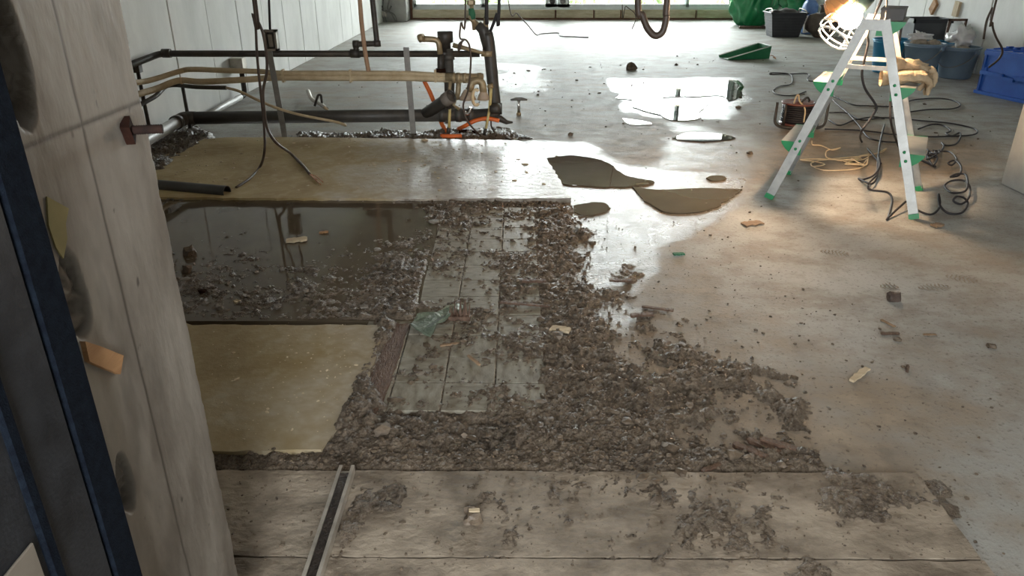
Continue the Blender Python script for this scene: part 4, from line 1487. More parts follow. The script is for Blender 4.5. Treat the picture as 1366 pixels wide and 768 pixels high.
CG = 'black cords around the ladder'
fcord('extension_cord', [(1075, 122), (1060, 127), (1042, 127), (1032, 123), (1033, 119), (1040, 115), (1055, 112), (1057, 103), (1050, 98), (1030, 97), (1027, 98), (1030, 99), (1055, 98.5), (1075, 98), (1080, 101), (1077, 105), (1080, 108), (1093, 108), (1110, 105)], .0048, 'black cord looping on the slab behind the cable reel', group=CG)
fcord('extension_cord', [(1112, 128), (1125, 134), (1140, 140), (1160, 141), (1190, 142), (1205, 138), (1220, 133), (1250, 131), (1272, 134), (1281, 140), (1270, 145), (1240, 146), (1215, 149), (1200, 152)], .0048, 'black cord arcing on the slab beneath the gloves', group=CG)
fcord('extension_cord', [(1106, 150), (1130, 151), (1150, 160), (1175, 157), (1200, 158), (1230, 161), (1265, 164), (1295, 170), (1304, 175), (1296, 180), (1260, 182), (1230, 182), (1190, 179), (1150, 174), (1100, 172)], .0048, 'longest black cord making a wide loop beside the ladder', group=CG)
fcord('extension_cord', [(1108, 130), (1118, 140), (1130, 150), (1145, 166), (1152, 176), (1160, 184), (1180, 189), (1215, 190), (1228, 194), (1245, 205)], .0048, 'black cord running diagonally from reel to tangled cord', group=CG)
fcord('extension_cord', [(1106, 160), (1120, 167), (1140, 160), (1165, 156), (1180, 158)], .0048, 'short black cord between the reel and middle of ladder', group=CG)
fcord('extension_cord', [(1225, 172), (1243, 166), (1258, 167), (1268, 174), (1262, 178), (1270, 181), (1280, 177), (1281, 183), (1275, 192), (1262, 194), (1256, 190), (1259, 195), (1254, 202), (1244, 206)], .005, 'black cord curling around beside the tangled cord', group=CG)
# tangled curly cord at the right foot
cc = [(1180, 166, .0), (1174, 190, .02), (1171, 215, .02), (1170, 235, .015), (1162, 245, .02), (1146, 238, 0), (1150, 239.5, 0), (1165, 234, .03), (1173, 222, .05), (1172, 210, .04), (1174, 216, .04), (1170, 232, .02), (1158, 246, .01), (1162, 253, 0), (1183, 256, 0), (1190, 266, 0), (1185, 290, 0), (1184, 291, 0), (1200, 276, .02), (1211, 268.5, .03), (1222, 279, .01), (1240, 286, 0), (1251, 280, .0), (1254, 270, .01), (1252, 259, .05), (1254, 274, .02), (1265, 284, 0), (1282, 284, 0), (1291, 272, 0), (1286, 264, .02), (1276, 262, .03), (1272, 268, .01), (1282, 272, 0), (1292, 264, .02), (1294, 250, .03), (1286, 241, .03), (1270, 241, .02), (1260, 248, 0), (1270, 257, 0), (1287, 255, .02), (1291, 245, .04), (1288, 233, .05), (1276, 232, .04), (1268, 236, .02), (1280, 233, .03), (1282, 222, .04), (1274, 214, .04), (1265, 217, .03), (1270, 220, .02), (1276, 212, .03), (1268, 203, .03), (1255, 202, .02), (1246, 206, .01)]
fcord('coiled_cord', cc, .0048, 'springy black cord curling in loops between ladder and grey wall end', k=6)
rs = random.Random(9)
tk = [(1247 + rs.uniform(-13, 8), 209 + rs.uniform(-9, 13), rs.uniform(0, .03)) for _ in range(17)]
fcord('cord_tangle', tk, .004, 'tight tangle of thin black cord behind ladder foot', k=6)
fcord('beige_rope', [(1083, 188), (1084, 193), (1095, 194), (1110, 200), (1121, 197), (1112, 199), (1103, 201), (1102, 209), (1110, 212), (1125, 214), (1150, 207), (1160, 206), (1150, 213), (1120, 213), (1090, 212), (1068, 213), (1085, 215), (1100, 219), (1085, 222), (1083, 217), (1100, 213), (1140, 209), (1165, 206), (1182, 198), (1176, 203), (1160, 207), (1157, 216), (1148, 224), (1125, 227), (1100, 227), (1086, 223)], .0032, 'thin beige rope strewn on orange-brown silt under the ladder', 'rope', 'rope')
rs = random.Random(19)
tk = [(1140 + rs.uniform(-16, 18), 216 + rs.uniform(-6, 6), rs.uniform(0, .012)) for _ in range(24)]
fcord('beige_rope', tk, .0028, 'knotted heap of thin beige rope under the ladder', 'rope', 'rope')

# ================================================================== containers along the right wall
def bucket(c, r0, r1, h, mat, label, handle_dir=None, fill=None, seed=0, tilt=0, sy=1.0):
    c = Vector(c)
    t = thing('bucket', c, label, 'bucket', 'buckets along the pale wall')
    prof = [(r0 * .92, 0), (r0, .012), (r1, h - .03), (r1 + .004, h - .03), (r1 + .006, h - .012), (r1 - .004, h - .012), (r0 - .004, .02), (.001, .02)]
    MB().lathe(prof, c, 28, sy=sy).build('body', mat, t)
    rim = [c + Vector(((r1 + .005) * math.cos(a), (r1 + .005) * sy * math.sin(a), h - .006)) for a in np.linspace(0, 2 * math.pi, 32, endpoint=False)]
    MB().tube(rim, .009, 8, close=True).build('rim', mat, t)
    if handle_dir is not None:
        hd_ = Vector(handle_dir).normalized()
        pr = Vector((-hd_.y, hd_.x, 0))
        hp_ = [c + pr * (r1 + .012) * math.cos(a) + (hd_ * .35 + Vector((0, 0, -.93))).normalized() * (r1 * .95) * math.sin(a) + hd_ * (r1 * .55) * math.sin(a) + Vector((0, 0, h - .03)) for a in np.linspace(0, math.pi, 20)]
        MB().tube(hp_, .004, 7).build('handle', 'steel', t)
        for s_ in (-1, 1):
            MB().obox(c + pr * s_ * (r1 + .006) + Vector((0, 0, h - .035)), pr * .01, hd_ * .018, (0, 0, .018)).build('handle_lug', mat, t)
    return t


def lumps(c, r, n, seed, label, group, mat='rubble', size=.040, zt=0):
    rs_ = random.Random(seed)
    for k in range(n):
        a, q = rs_.uniform(0, 6.28), r * math.sqrt(rs_.uniform(.0, .8))
        s_ = size * rs_.uniform(.7, 1.3)
        p = Vector(c) + Vector((q * math.cos(a), q * math.sin(a), rs_.uniform(-.01, .03) + zt))
        o = MB().blob(p, s_ * rs_.uniform(.9, 1.6), s_, s_ * rs_.uniform(.5, .8), .35, 2, seed * 50 + k, squ=.75, smooth=False).build('rubble_lump', mat)
        tag(o, label, 'rubble', group)


b1 = FL(1192, 99) + Vector((0, .14, 0))
b2 = FL(1234, 106) + Vector((0, .13, 0))
b3 = FL(1281, 106.5) + Vector((.015, .14, 0))
bucket(b1, .135, .165, .30, 'bucket_b', 'bright blue bucket of rubble partly behind a ladder leg', None)
bucket(b2, .115, .163, .30, 'bucket', 'slate blue bucket of rubble, in front of the dark grey crate', (-.9, -.5, 0))
bucket(b3, .135, .160, .27, 'bucket', 'slate blue bucket with plastic film, next to blue folding crate', (-.9, -.45, 0))
b4 = FL(1254, 99) + Vector((.03, .20, 0))
bucket(b4, .11, .140, .27, 'bucket_b', 'bright blue bucket wedged behind the two slate blue buckets', None)
lumps(b1 + Vector((0, 0, .26)), .085, 6, 1, 'mortar lump in the bright blue rubble bucket', 'rubble in the bright blue bucket')
lumps(b2 + Vector((0, 0, .27)), .085, 7, 2, 'mortar lump in the slate blue bucket before the dark crate', 'rubble in the slate bucket')
lumps(b3 + Vector((0, 0, .23)), .085, 6, 3, 'mortar lump in the bucket with plastic film', 'rubble in the film bucket')
# crumpled clear film
o = MB().blob(b3 + Vector((.01, .02, .345)), .10, .08, .085, .8, 3, 77, 3.2).build('plastic_film', 'clear')
tag(o, 'crumpled clear plastic film heaped in a slate blue bucket', 'plastic film')
o = MB().blob(b2 + Vector((-.02, .07, .345)), .08, .045, .04, .8, 3, 78, 3.2).build('plastic_film', 'clear')
tag(o, 'small crumpled clear film on the rubble before dark grey crate', 'plastic film')
fr0 = b3 + Vector((-.01, .13, .33))
fo = thing('small_frame', fr0, 'small brown picture-size frame sticking out of bucket film', 'frame')
for dx, dz, hx, hz_ in ((0, .155, .085, .010), (0, .0, .085, .010), (-.075, .08, .010, .085), (.075, .08, .010, .085)):
    MB().obox(fr0 + Vector((dx, 0, dz)), (hx, 0, 0), (0, .006, 0), (0, 0, hz_)).build('bar', 'wood_w', fo)

# dark grey crate behind
ck = AY(1229, 60, 7.72)
cr = thing('storage_crate', (ck.x, 7.72, 0), 'dark grey plastic crate with black rim behind the buckets', 'crate')
m = MB()
hw0, hw1, hh_ = .15, .185, .47
for (sx_, sy_) in ((-1, 0), (1, 0), (0, -1), (0, 1)):
    pass
def taper_box(c, w0, d0, w1, d1, h, th):
    c = Vector(c)
    P = []
    for (w_, d_2, z) in ((w0, d0, 0), (w1, d1, h), (w1 - th, d1 - th, h), (w0 - th, d0 - th, .012)):
        P += [c + Vector((-w_, -d_2, z)), c + Vector((w_, -d_2, z)), c + Vector((w_, d_2, z)), c + Vector((-w_, d_2, z))]
    fs = [(3, 2, 1, 0), (12, 13, 14, 15)]
    for r in range(3):
        for k in range(4):
            l = (k + 1) % 4
            fs.append((r * 4 + k, r * 4 + l, r * 4 + 4 + l, r * 4 + 4 + k))
    return MB().add(P, fs)


taper_box((ck.x, 7.72, 0), .145, .115, .178, .13, .42, .006).build('body', 'crate_g', cr)
rm = MB()
for (a, b) in (((-.19, -.142), (.19, -.125)), ((-.19, .125), (.19, .142)), ((-.19, -.142), (-.172, .142)), ((.172, -.142), (.19, .142))):
    rm.box((ck.x + a[0], 7.72 + a[1], .415), (ck.x + b[0], 7.72 + b[1], .455))
rm.build('rim', 'crate_k', cr)

# blue folding crate
ang = math.atan2(-.37, .10)
q0 = FL(1301, 123.5)
ex = Vector((.22, -.975, 0)).normalized()              # along the visible long side, towards the camera
ey = Vector((.975, .22, 0)).normalized()               # into the wall
Lb, Db, Hb = .56, .37, .335
fb = thing('folding_crate', q0 + ex * Lb / 2 + ey * Db / 2, 'bright blue folding plastic crate with latch, against pale wall beside buckets', 'crate')
ze = Vector((0, 0, 1))


def side(o_, ux, uy, wlen, name='side_panel'):
    """panel with raised border and a lower and an upper half joined by a hinge line"""
    m = MB()
    nrm_ = uy
    c = lambda a, z, d: o_ + ux * a + nrm_ * d + ze * z
    def bx_(a0, a1, z0, z1, d0, d1):
        m.obox(c((a0 + a1) / 2, (z0 + z1) / 2, (d0 + d1) / 2), ux * (a1 - a0) / 2, nrm_ * (d1 - d0) / 2, ze * (z1 - z0) / 2)
    bx_(0, wlen, 0, Hb, .010, .016)
    bx_(-.006, wlen + .006, 0, .024, -.016, .014)
    bx_(0, wlen, Hb - .02, Hb, 0, .014)
    bx_(0, .022, .02, Hb, 0, .012)
    bx_(wlen - .022, wlen, .02, Hb, 0, .012)
    bx_(.0, wlen * .40, .150, .178, -.008, .012)
    bx_(wlen * .40, wlen * .60, .135, .160, -.014, .012)
    bx_(wlen * .60, wlen, .150, .178, -.008, .012)
    bx_(0, wlen, Hb - .035, Hb - .005, -.010, .012)
    bx_(.02, .05, .175, .205, .002, .012)
    return m.build(name, 'crate_b', fb)


side(q0, ex, ey, Lb)
side(q0 + ey * Db, ex, -ey, Lb)
side(q0, ey, ex, Db, 'end_panel')
side(q0 + ex * Lb, ey, -ex, Db, 'end_panel')
MB().obox(q0 + ex * Lb / 2 + ey * Db / 2 + ze * .008, ex * Lb / 2, ey * Db / 2, ze * .008).build('bottom', 'crate_b', fb)
for s_ in (0, 1):
    lid = MB()
    w0_ = Db / 2 - .004
    o_ = q0 + ey * (0 if s_ == 0 else Db / 2 + .004) + ze * (Hb + .004)
    lid.obox(o_ + ex * Lb / 2 + ey * w0_ / 2, ex * Lb / 2, ey * w0_ / 2, ze * .004)
    for k in range(8):
        lid.obox(o_ + ex * (Lb * (k + .5) / 8) + ey * (w0_ if s_ == 0 else 0) + ze * .010, ex * Lb * .022, ey * .022, ze * .010)
    for k in range(6):
        lid.obox(o_ + ex * (Lb * (k + .5) / 6) + ey * (w0_ * .5) + ze * .008, ex * .006, ey * w0_ * .35, ze * .006)
    lid.build('lid', 'crate_b', fb)

# black shopping basket
bk = FL(1049, 50) + Vector((0, .17, 0))
bs = thing('basket', bk, 'black plastic basket with pale handles beside green bag', 'basket')
taper_box(bk, .175, .13, .235, .175, .30, .006).build('body', 'crate_k', bs)
for k in range(7):
    z = .03 + k * .036
    f = 1 + .0
    w_, d_2 = .175 + (.06) * z / .30 + .004, .13 + .045 * z / .30 + .004
    rr = MB()
    rr.box((bk.x - w_, bk.y - d_2, z), (bk.x + w_, bk.y - d_2 + .006, z + .012))
    rr.box((bk.x - w_, bk.y - d_2, z), (bk.x - w_ + .006, bk.y + d_2, z + .012))
    rr.build('rib', 'crate_k', bs)
rm = MB()
for (a, b) in (((-.25, -.19), (.25, -.17)), ((-.25, .17), (.25, .19)), ((-.25, -.19), (-.23, .19)), ((.23, -.19), (.25, .19))):
    rm.box((bk.x + a[0], bk.y + a[1], .295), (bk.x + b[0], bk.y + b[1], .312), bev=.004)
rm.build('rim', 'crate_k', bs)
for s_ in (-1, 1):
    hp_ = [bk + Vector((s_ * .235, -.16, .30)), bk + Vector((s_ * .22, -.13, .335)), bk + Vector((s_ * .20, 0, .35)), bk + Vector((s_ * .22, .13, .335)), bk + Vector((s_ * .235, .16, .30))]
    MB().tube(smooth_path(hp_, 5), .007, 8).build('handle', 'alu_dull', bs)
o = MB().blob(bk + Vector((0, 0, .24)), .17, .12, .10, .5, 3, 12).build('dark_sheet', 'kbox')
tag(o, 'dark crumpled sheet stuffed in the black basket', 'sheet')

# green refuse bag
gb = FL(1008, 36) + Vector((.02, .33, 0))
o = MB()
bm_ = bmesh.new()
bmesh.ops.create_icosphere(bm_, subdivisions=5, radius=1)
bm_.verts.index_update()
V = []
for q in bm_.verts:
    p = q.co.copy()
    a = math.atan2(p.y, p.x)
    fold = .05 * math.sin(9 * a + 5 * p.z) + .035 * math.sin(17 * a - 8 * p.z + 1) + .04 * math.sin(4 * a + 9 * p.z)
    tp_ = 1 - .30 * max(p.z, 0) ** 2
    V.append((gb.x + p.x * .37 * (1 + fold) * tp_, gb.y + p.y * .33 * (1 + fold) * tp_, max(.0, .42 + p.z * .50 + .015 * math.sin(7 * a))))
o.add(V, [tuple(q.index for q in f.verts) for f in bm_.faces], True)
bm_.free()
gbag = thing('refuse_bag', gb, 'big full green plastic bag near the window', 'bag')
o.build('bag_body', 'bag', gbag)
MB().lathe([(.05, .86), (.035, .92), (.07, .97), (.09, .99)], gb, 14).build('tied_neck', 'bag', gbag)
gb2 = Vector((4.05, 11.50, 0))
gbag2 = thing('refuse_bag', gb2, 'smaller green plastic bag standing behind the black basket', 'bag')
MB().blob(gb2 + Vector((0, 0, .34)), .20, .22, .38, .35, 4, 5, 2.6, flat=-.34).build('bag_body', 'bag', gbag2)
MB().lathe([(.05, .66), (.035, .72), (.07, .77)], gb2, 14).build('tied_neck', 'bag', gbag2)
tray = thing('bag_pallet', FL(1010, 38) + Vector((.02, .10, 0)), 'low rough brown board in front of the green bag', 'board')
pc = FL(1010, 38)
MB().box((pc.x - .27, pc.y - .03, 0), (pc.x + .33, pc.y + .03, .035), bev=.004).build('board_strip', 'wood_w', tray)
# blue folded sheet and brown sack beyond the basket
bb = FL(1078, 47) + Vector((.04, .20, 0))
o = thing('blue_bag', bb, 'blue and white plastic sack leaning beside the black basket', 'bag')
MB().blob(bb + Vector((0, 0, .20)), .10, .12, .25, .3, 3, 21, flat=-.20, squ=.8).build('sack', 'bluebag', o)
MB().obox(bb + Vector((-.04, -.115, .14)), (.055, .0, .01), (0, .006, 0), (-.01, 0, .11)).build('white_label', 'white', o)
bb2 = FL(1092, 52) + Vector((.06, .16, 0))
o = thing('brown_bag', bb2, 'dark brown slumped sack behind the work lamp', 'bag')
MB().blob(bb2 + Vector((.0, 0, .17)), .17, .14, .20, .4, 3, 33, flat=-.17).build('sack', 'brownbag', o)
MB().lathe([(.04, .3), (.03, .36), (.06, .41)], bb2, 12).build('sack_neck', 'brownbag', o)

# green dustpan
d0, d1 = FL(963, 79), FL(1025, 79)
dp0 = FL(978, 80)
dpn = thing('dustpan', FL(995, 79) + Vector((0, .12, 0)), 'long green dustpan with pale rim on the slab', 'dustpan')
ln, wd2 = .46, .135
o_ = FL(966, 79) + Vector((.0, .02, 0))
ux = Vector((.93, .22, 0)).normalized()
uy = Vector((-ux.y, ux.x, 0))


def dpx(a, b, z):
    return o_ + ux * a + uy * b + ze * z


K = 10
V, Fc = [], []
for i in range(K + 1):
    a = ln * i / K
    hz_ = .022 + .115 * (i / K)
    wv_ = .115 + .02 * i / K
    V += [dpx(a, -wv_, hz_), dpx(a, -wv_ * .86, .004), dpx(a, wv_ * .86, .004), dpx(a, wv_, hz_),
          dpx(a, wv_ - .005, hz_), dpx(a, wv_ * .86 - .005, .008), dpx(a, -wv_ * .86 + .005, .008), dpx(a, -wv_ + .005, hz_)]
for i in range(K):
    for k in range(8):
        l = (k + 1) % 8
        Fc.append((i * 8 + k, i * 8 + l, i * 8 + 8 + l, i * 8 + 8 + k))
Fc.append(tuple(reversed(range(8))))
Fc.append(tuple(K * 8 + k for k in range(8)))
MB().add(V, Fc).build('tray', 'pan', dpn)
w1 = .135
MB().add([dpx(ln, -w1, .137), dpx(ln, -w1 * .86, .004), dpx(ln, w1 * .86, .004), dpx(ln, w1, .137), dpx(ln + .008, -w1, .137), dpx(ln + .008, -w1 * .86, .004), dpx(ln + .008, w1 * .86, .004), dpx(ln + .008, w1, .137)],
         [(0, 1, 2, 3), (7, 6, 5, 4), (0, 4, 5, 1), (2, 6, 7, 3), (3, 7, 4, 0), (1, 5, 6, 2)]).build('back_wall', 'pan', dpn)
MB().tube([dpx(0, -.115, .022), dpx(ln, -w1, .137), dpx(ln + .004, w1, .137), dpx(0, .115, .022)], .0065, 7).build('rim', 'panrim', dpn)
cable('wire', [FL(1022, 76, .02), FL(1030, 74, .03), FL(1035, 78, .006), FL(1031, 76, .02)], .004, 'short reddish wire end by the dustpan', 'copper', 'wire')

# cables dangling by the right wall
yl = 5.62
a = AY(1329, 0, yl)
cable('power_cable', [to_ceiling(a, -.03), a, AY(1324, 10, yl), AY(1316, 28, yl), AY(1312, 52, yl)], .0075, 'brown cable hanging by the wall above folding crate, short end', 'cable_br')
a = AY(1329, 0, yl - .04)
cable('power_cable', [to_ceiling(a), a, AY(1324, 30, yl - .04), AY(1328, 48, yl - .04), AY(1337, 66, yl - .04), AY(1333, 78, yl - .04), AY(1319, 90, yl - .04)], .0075, 'brown cable hanging in an S before the blue folding crate', 'cable_br')
# wooden blocks left on the right wall
for (p, rz_, lb) in (((1247, 9), .7, 'diamond-turned wooden block on the pale wall behind the buckets'), ((1278, 12), .08, 'upright wooden block on the pale wall behind the buckets')):
    c = AX(*p, WR)
    m = MB().obox(c - Vector((.012, 0, 0)), (.014, 0, 0), (0, .042 * math.cos(rz_), .042 * math.sin(rz_)), (0, -.068 * math.sin(rz_) if rz_ < .5 else -.05 * math.sin(rz_), .068 * math.cos(rz_)))
    tag(m.build('wood_block', 'palewood' if rz_ < .5 else 'wood'), lb, 'wood block', 'wooden blocks on the pale wall')


# ================================================================== aluminium channel and debris
h0, h1 = FL(464, 630, .02), FL(418, 775, .02)
hx = h0.x
ch = thing('track_channel', (hx, .95, .014), 'dull aluminium U-channel track lying on the old board', 'channel')
y0, y1 = .70, h0.y
tilt = 0.012
prof = [(-.0165, 0), (.0165, 0), (.0165, .020), (.0095, .020), (.0095, .017), (.0135, .017), (.0135, .003), (-.0135, .003), (-.0135, .017), (-.0095, .017), (-.0095, .020), (-.0165, .020)]
MB().prism(prof, y0, y1, lambda a, b, d: (hx + a, d, b + .0145 + .006 * (d - y0) / (y1 - y0))).build('channel', 'alu_dull', ch)
M['channel_dark'] = pm('dark_channel_inside', (.018, .013, .010), (.045, .033, .025), 60, .6, bump=.6, bscale=150)  # near-black colour for the inside of the channel
m = MB()
m.prism([(-.0132, .0032), (.0132, .0032), (.0132, .0075), (-.0132, .006)], y0, y1 - .01, lambda a, b, d: (hx + a, d, b + .0145 + .006 * (d - y0) / (y1 - y0)))
m.build('dark_lining', 'channel_dark', ch)


def mud_at(x, y):
    z = float(mudz(np.array([x]), np.array([y]))[0])
    base = .014 if (y < 1.306 and -.72 < x < .874) else 0.0
    return max(z, base)


def chip(name, px, size, mat, label, cat, seed, kind='slab', rz=0, z=None, group=None):
    p = FL(*px)
    zb_ = mud_at(p.x, p.y) if z is None else z
    p = FL(px[0], px[1], zb_)
    L_, W_, T_ = size
    rs_ = random.Random(seed)
    if kind == 'blob':
        m = MB().blob((p.x, p.y, zb_ + T_ * .35), L_, W_, T_, .45, 2, seed, 2.4, flat=-T_ * .4, smooth=False, squ=.8)
    else:
        n = 9
        pts = []
        for i in range(n):
            f = i / (n - 1)
            pts.append((-L_ + 2 * L_ * f, W_ * (1 + rs_.uniform(-.3, .25)) * (1 if 0 < i < n - 1 else .7)))
        poly = pts + [(a, -W_ * (1 + rs_.uniform(-.3, .25))) for a, _ in reversed(pts)]
        c, s = math.cos(rz), math.sin(rz)
        tz = rs_.uniform(-.06, .06)
        m = MB().prism(poly, 0, T_, lambda a, b, d: (p.x + a * c - b * s, p.y + a * s + b * c, zb_ + .001 + d + abs(tz) * L_ + tz * a))
    o = m.build(name, mat)
    tag(o, label, cat, group)
    return o


chip('stone', (1192, 400), (.026, .020, .022), 'stonebr', 'single dark brown rough stone on the clean slab', 'stone', 1, 'blob')
chip('wood_sliver', (1187, 446), (.027, .0045, .006), 'wood_w', 'dark short wood sliver lying crosswise below the brown stone', 'wood sliver', 2, rz=.02)
chip('wood_sliver', (1184, 432), (.026, .004, .004), 'leafbr', 'light brown wood sliver pointing at the brown stone', 'wood sliver', 3, rz=2.0)
chip('dirt_crumb', (1197, 454), (.011, .008, .007), 'clod', 'small dark dirt crumb under the two slivers', 'clod', 4, 'blob')
chip('leaf_scrap', (1240, 447), (.020, .005, .002), 'leafbr', 'tiny brown leaf scrap alone on the slab past the slivers', 'leaf', 5, rz=.1)
chip('dirt_crumb', (1322, 463), (.015, .010, .008), 'clod', 'dark dirt crumb alone near the grey wall end beside ladder', 'clod', 6, 'blob')
chip('leaf_scrap', (1003, 299), (.045, .025, .006), 'leafbr', 'curled brown leaf scrap in front of the ladder foot', 'leaf', 7, rz=.3)
chip('leaf_scrap', (1250, 302), (.024, .016, .010), 'leafbr', 'small brown scrap beside springy cord', 'leaf', 8, rz=.5)
chip('wood_strip', (1146, 501), (.048, .009, .006), 'palewood', 'pale wood strip pointing away across the slab edge of mud', 'wood strip', 9, rz=.75)
chip('wood_sliver', (1210, 493), (.018, .004, .006), 'wood_w', 'dark sliver just past the pale wood strip', 'wood sliver', 10, rz=1.1)
chip('mud_clod', (842, 93), (.050, .035, .050), 'clod', 'dark clod alone on slab between bright puddle and window', 'clod', 11, 'blob')
chip('wood_sliver', (712, 377), (.042, .008, .008), 'wood_w', 'dark flat sliver on mud beside the tiles', 'wood sliver', 12, rz=.12)
chip('wood_sliver', (828, 376), (.040, .009, .007), 'wood_w', 'brown flat chip on the wet slab beyond the muddy tiles', 'wood sliver', 13, rz=.05)
chip('wood_sliver', (877, 413), (.050, .005, .006), 'wood_w', 'thin long sliver at the far tip of the mud', 'wood sliver', 14, rz=-.35)
chip('wood_sliver', (856, 422), (.036, .008, .008), 'wood_w', 'thick dark sliver at the tip of the mud', 'wood sliver', 15, rz=.05)
chip('leaf_scrap', (748, 441), (.030, .016, .007), 'palewood', 'pale tan scrap on mud next to the tiles', 'leaf', 16, rz=-.4)
chip('wood_sliver', (603, 461), (.036, .004, .005), 'leafbr', 'thin straw sliver slanting across the tiles', 'wood sliver', 17, rz=.35)
chip('wood_sliver', (632, 482), (.030, .004, .005), 'leafbr', 'bent thin sliver on tiles below the straw sliver', 'wood sliver', 18, rz=2.2)
chip('wood_sliver', (700, 408), (.080, .006, .006), 'wood_w', 'long dark root-like sliver behind the splintered block', 'wood sliver', 19, rz=-.12)
chip('leaf_scrap', (396, 322), (.040, .018, .008), 'palewood', 'pale curled scrap floating in the pit water', 'leaf', 20, rz=.2, z=ZW)
chip('leaf_scrap', (432, 311), (.018, .009, .005), 'wood', 'small orange scrap floating in the pit water', 'leaf', 21, rz=.1, z=ZW)
chip('mud_clod', (254, 341), (.022, .020, .026), 'clod', 'dark clod standing in pit water near the wall end', 'clod', 22, 'blob', z=ZW - .004)
chip('mud_clod', (250, 364), (.015, .015, .022), 'clod', 'small dark stump in the pit water near the wall end', 'clod', 23, 'blob', z=ZW - .004)
for i, (p, c_, nm) in enumerate((((293, 412), 'stone', 'pale round pebble on pit mud near the small sheet'), ((317, 404), 'palewood', 'tan pebble on pit mud behind the pale round one'), ((370, 410), 'stone', 'grey flat pebble midway along the pit edge'), ((486, 411), 'stone', 'large pale pebble on pit mud near the batten'), ((270, 390), 'rust', 'reddish brick fragment on the pit mud'))):
    chip('pebble', p, (.013, .010, .009), c_, nm, 'pebble', 30 + i, 'blob', group='pebbles on the pit mud')
for i, (p, r_, lb) in enumerate((((1000, 604), -.7, 'dark broken lath sticking out of mud beyond board edge'), ((1018, 598), -.75, 'second dark lath leaning next to the broken lath'), ((1038, 596), -.6, 'thin lath at the outer end of the lath row'))):
    chip('wood_lath', p, (.040, .008, .010), 'wood_w', lb, 'lath', 40 + i, rz=r_)
chip('wood_lath', (948, 626), (.026, .005, .007), 'wood_w', 'short loose lath on the mud strip by the board edge', 'lath', 44, rz=.5)
chip('grey_sliver', (905, 340), (.022, .010, .006), 'greenrag', 'small dark green scrap on the drying slab', 'scrap', 45, rz=.2)
# splintered wood block standing in the tiles
c = FL(613, 430)
zz0 = mud_at(c.x, c.y) - .004
sb = thing('splintered_block', (c.x, c.y, zz0), 'reddish splintered wood block standing among the tiles', 'wood block')
MB().box((c.x - .034, c.y - .012, zz0), (c.x + .034, c.y + .014, zz0 + .020), bev=.002).build('block', 'wood_w', sb)
rs = random.Random(4)
for k in range(11):
    x = c.x - .028 + .0056 * k
    hgt = rs.uniform(.02, .05)
    MB().tube([(x, c.y + rs.uniform(-.006, .01), zz0 + .015), (x + rs.uniform(-.006, .006), c.y + .02, zz0 + .02 + hgt)], [.0036, .0008], 5, smooth=False).build('splinter', 'wood_w', sb)
# clump with a tan chip on the old board
c = FL(632, 692, .014)
cl = thing('mud_clump', (c.x, c.y, .014), 'mud clump with a tan wood chip stuck in it', 'clod')
MB().blob((c.x, c.y - .006, .020), .020, .014, .012, .5, 2, 9, flat=-.006, smooth=False).build('clump', 'clod', cl)
MB().blob((c.x - .003, c.y + .016, .022), .016, .008, .012, .5, 2, 19, flat=-.008, smooth=False).build('clump', 'clod', cl)
MB().box((c.x - .010, c.y - .001, .024), (c.x + .012, c.y + .010, .034), rz=.1, bev=.001).build('tan_chip', 'palewood', cl)
# green torn sheet by the batten
pg = [tuple(FL(*p, .03)[:2]) for p in ((556, 418), (590, 412), (612, 402), (622, 408), (600, 418), (585, 430), (575, 445), (560, 440), (548, 430))]
o = MB().prism(rag(pg, .004, .015, 4), .024, .029, lambda a, b, d: (a, b, d + .004 * math.sin(60 * a + 40 * b))).build('torn_sheet', 'tile')
o.data.materials[0] = pm('wet_green_sheet', (.07, .10, .07), (.17, .20, .15), 30, .35, bump=.5, bscale=90)
tag(o, 'torn wet greenish sheet lying beside the batten', 'sheet')

# dried boot prints: thin ribs of mud on the slab
M['drymud'] = pm('dried_mud_film', (.27, .225, .175), (.34, .29, .23), 25, .85)
for i, (p, rz_, n, lb) in enumerate((((1248, 383), .15, 9, 'dried ribbed boot print beside the brown stone'), ((1285, 372), -.5, 8, 'faint boot print slanting towards the grey wall end'), ((1115, 337), -.3, 8, 'dried boot print in the lamp light before the ladder'), ((1188, 382), .1, 5, 'half boot print just behind the brown stone'))):
    c = FL(*p)
    fp_ = thing('boot_print', (c.x, c.y, 0), lb, 'footprint', 'dried boot prints on the slab')
    m = MB()
    rs = random.Random(60 + i)
    cc_, ss_ = math.cos(rz_), math.sin(rz_)
    for k in range(n):
        a0 = (k - n / 2) * .013
        hw_ = .032 * math.sqrt(max(.15, 1 - (2 * (k + .5) / n - 1) ** 2)) * rs.uniform(.8, 1.1)
        pts_ = []
        for q in range(7):
            b0 = -hw_ + 2 * hw_ * q / 6
            a1 = a0 + .003 * math.sin(q * 1.6 + k) + .010 * (b0 / .032) ** 2
            pts_.append((c.x + a1 * cc_ - b0 * ss_, c.y + a1 * ss_ + b0 * cc_, .0004))
        m.tube(pts_, [.001] + [.0026 + rs.uniform(-.0008, .0008) for _ in range(5)] + [.001], 5)
    m.v = [(x, y, max(0.0, z * .35 + .0003)) for x, y, z in m.v]
    m.build('mud_ribs', 'drymud', fp_)

# ---- countless crumbs
def ico():
    bm = bmesh.new()
    bmesh.ops.create_icosphere(bm, subdivisions=1, radius=1)
    bm.verts.index_update()
    v = np.array([q.co[:] for q in bm.verts])
    f = np.array([[q.index for q in g.verts] for g in bm.faces])
    bm.free()
    return v, f


IV, IF = ico()


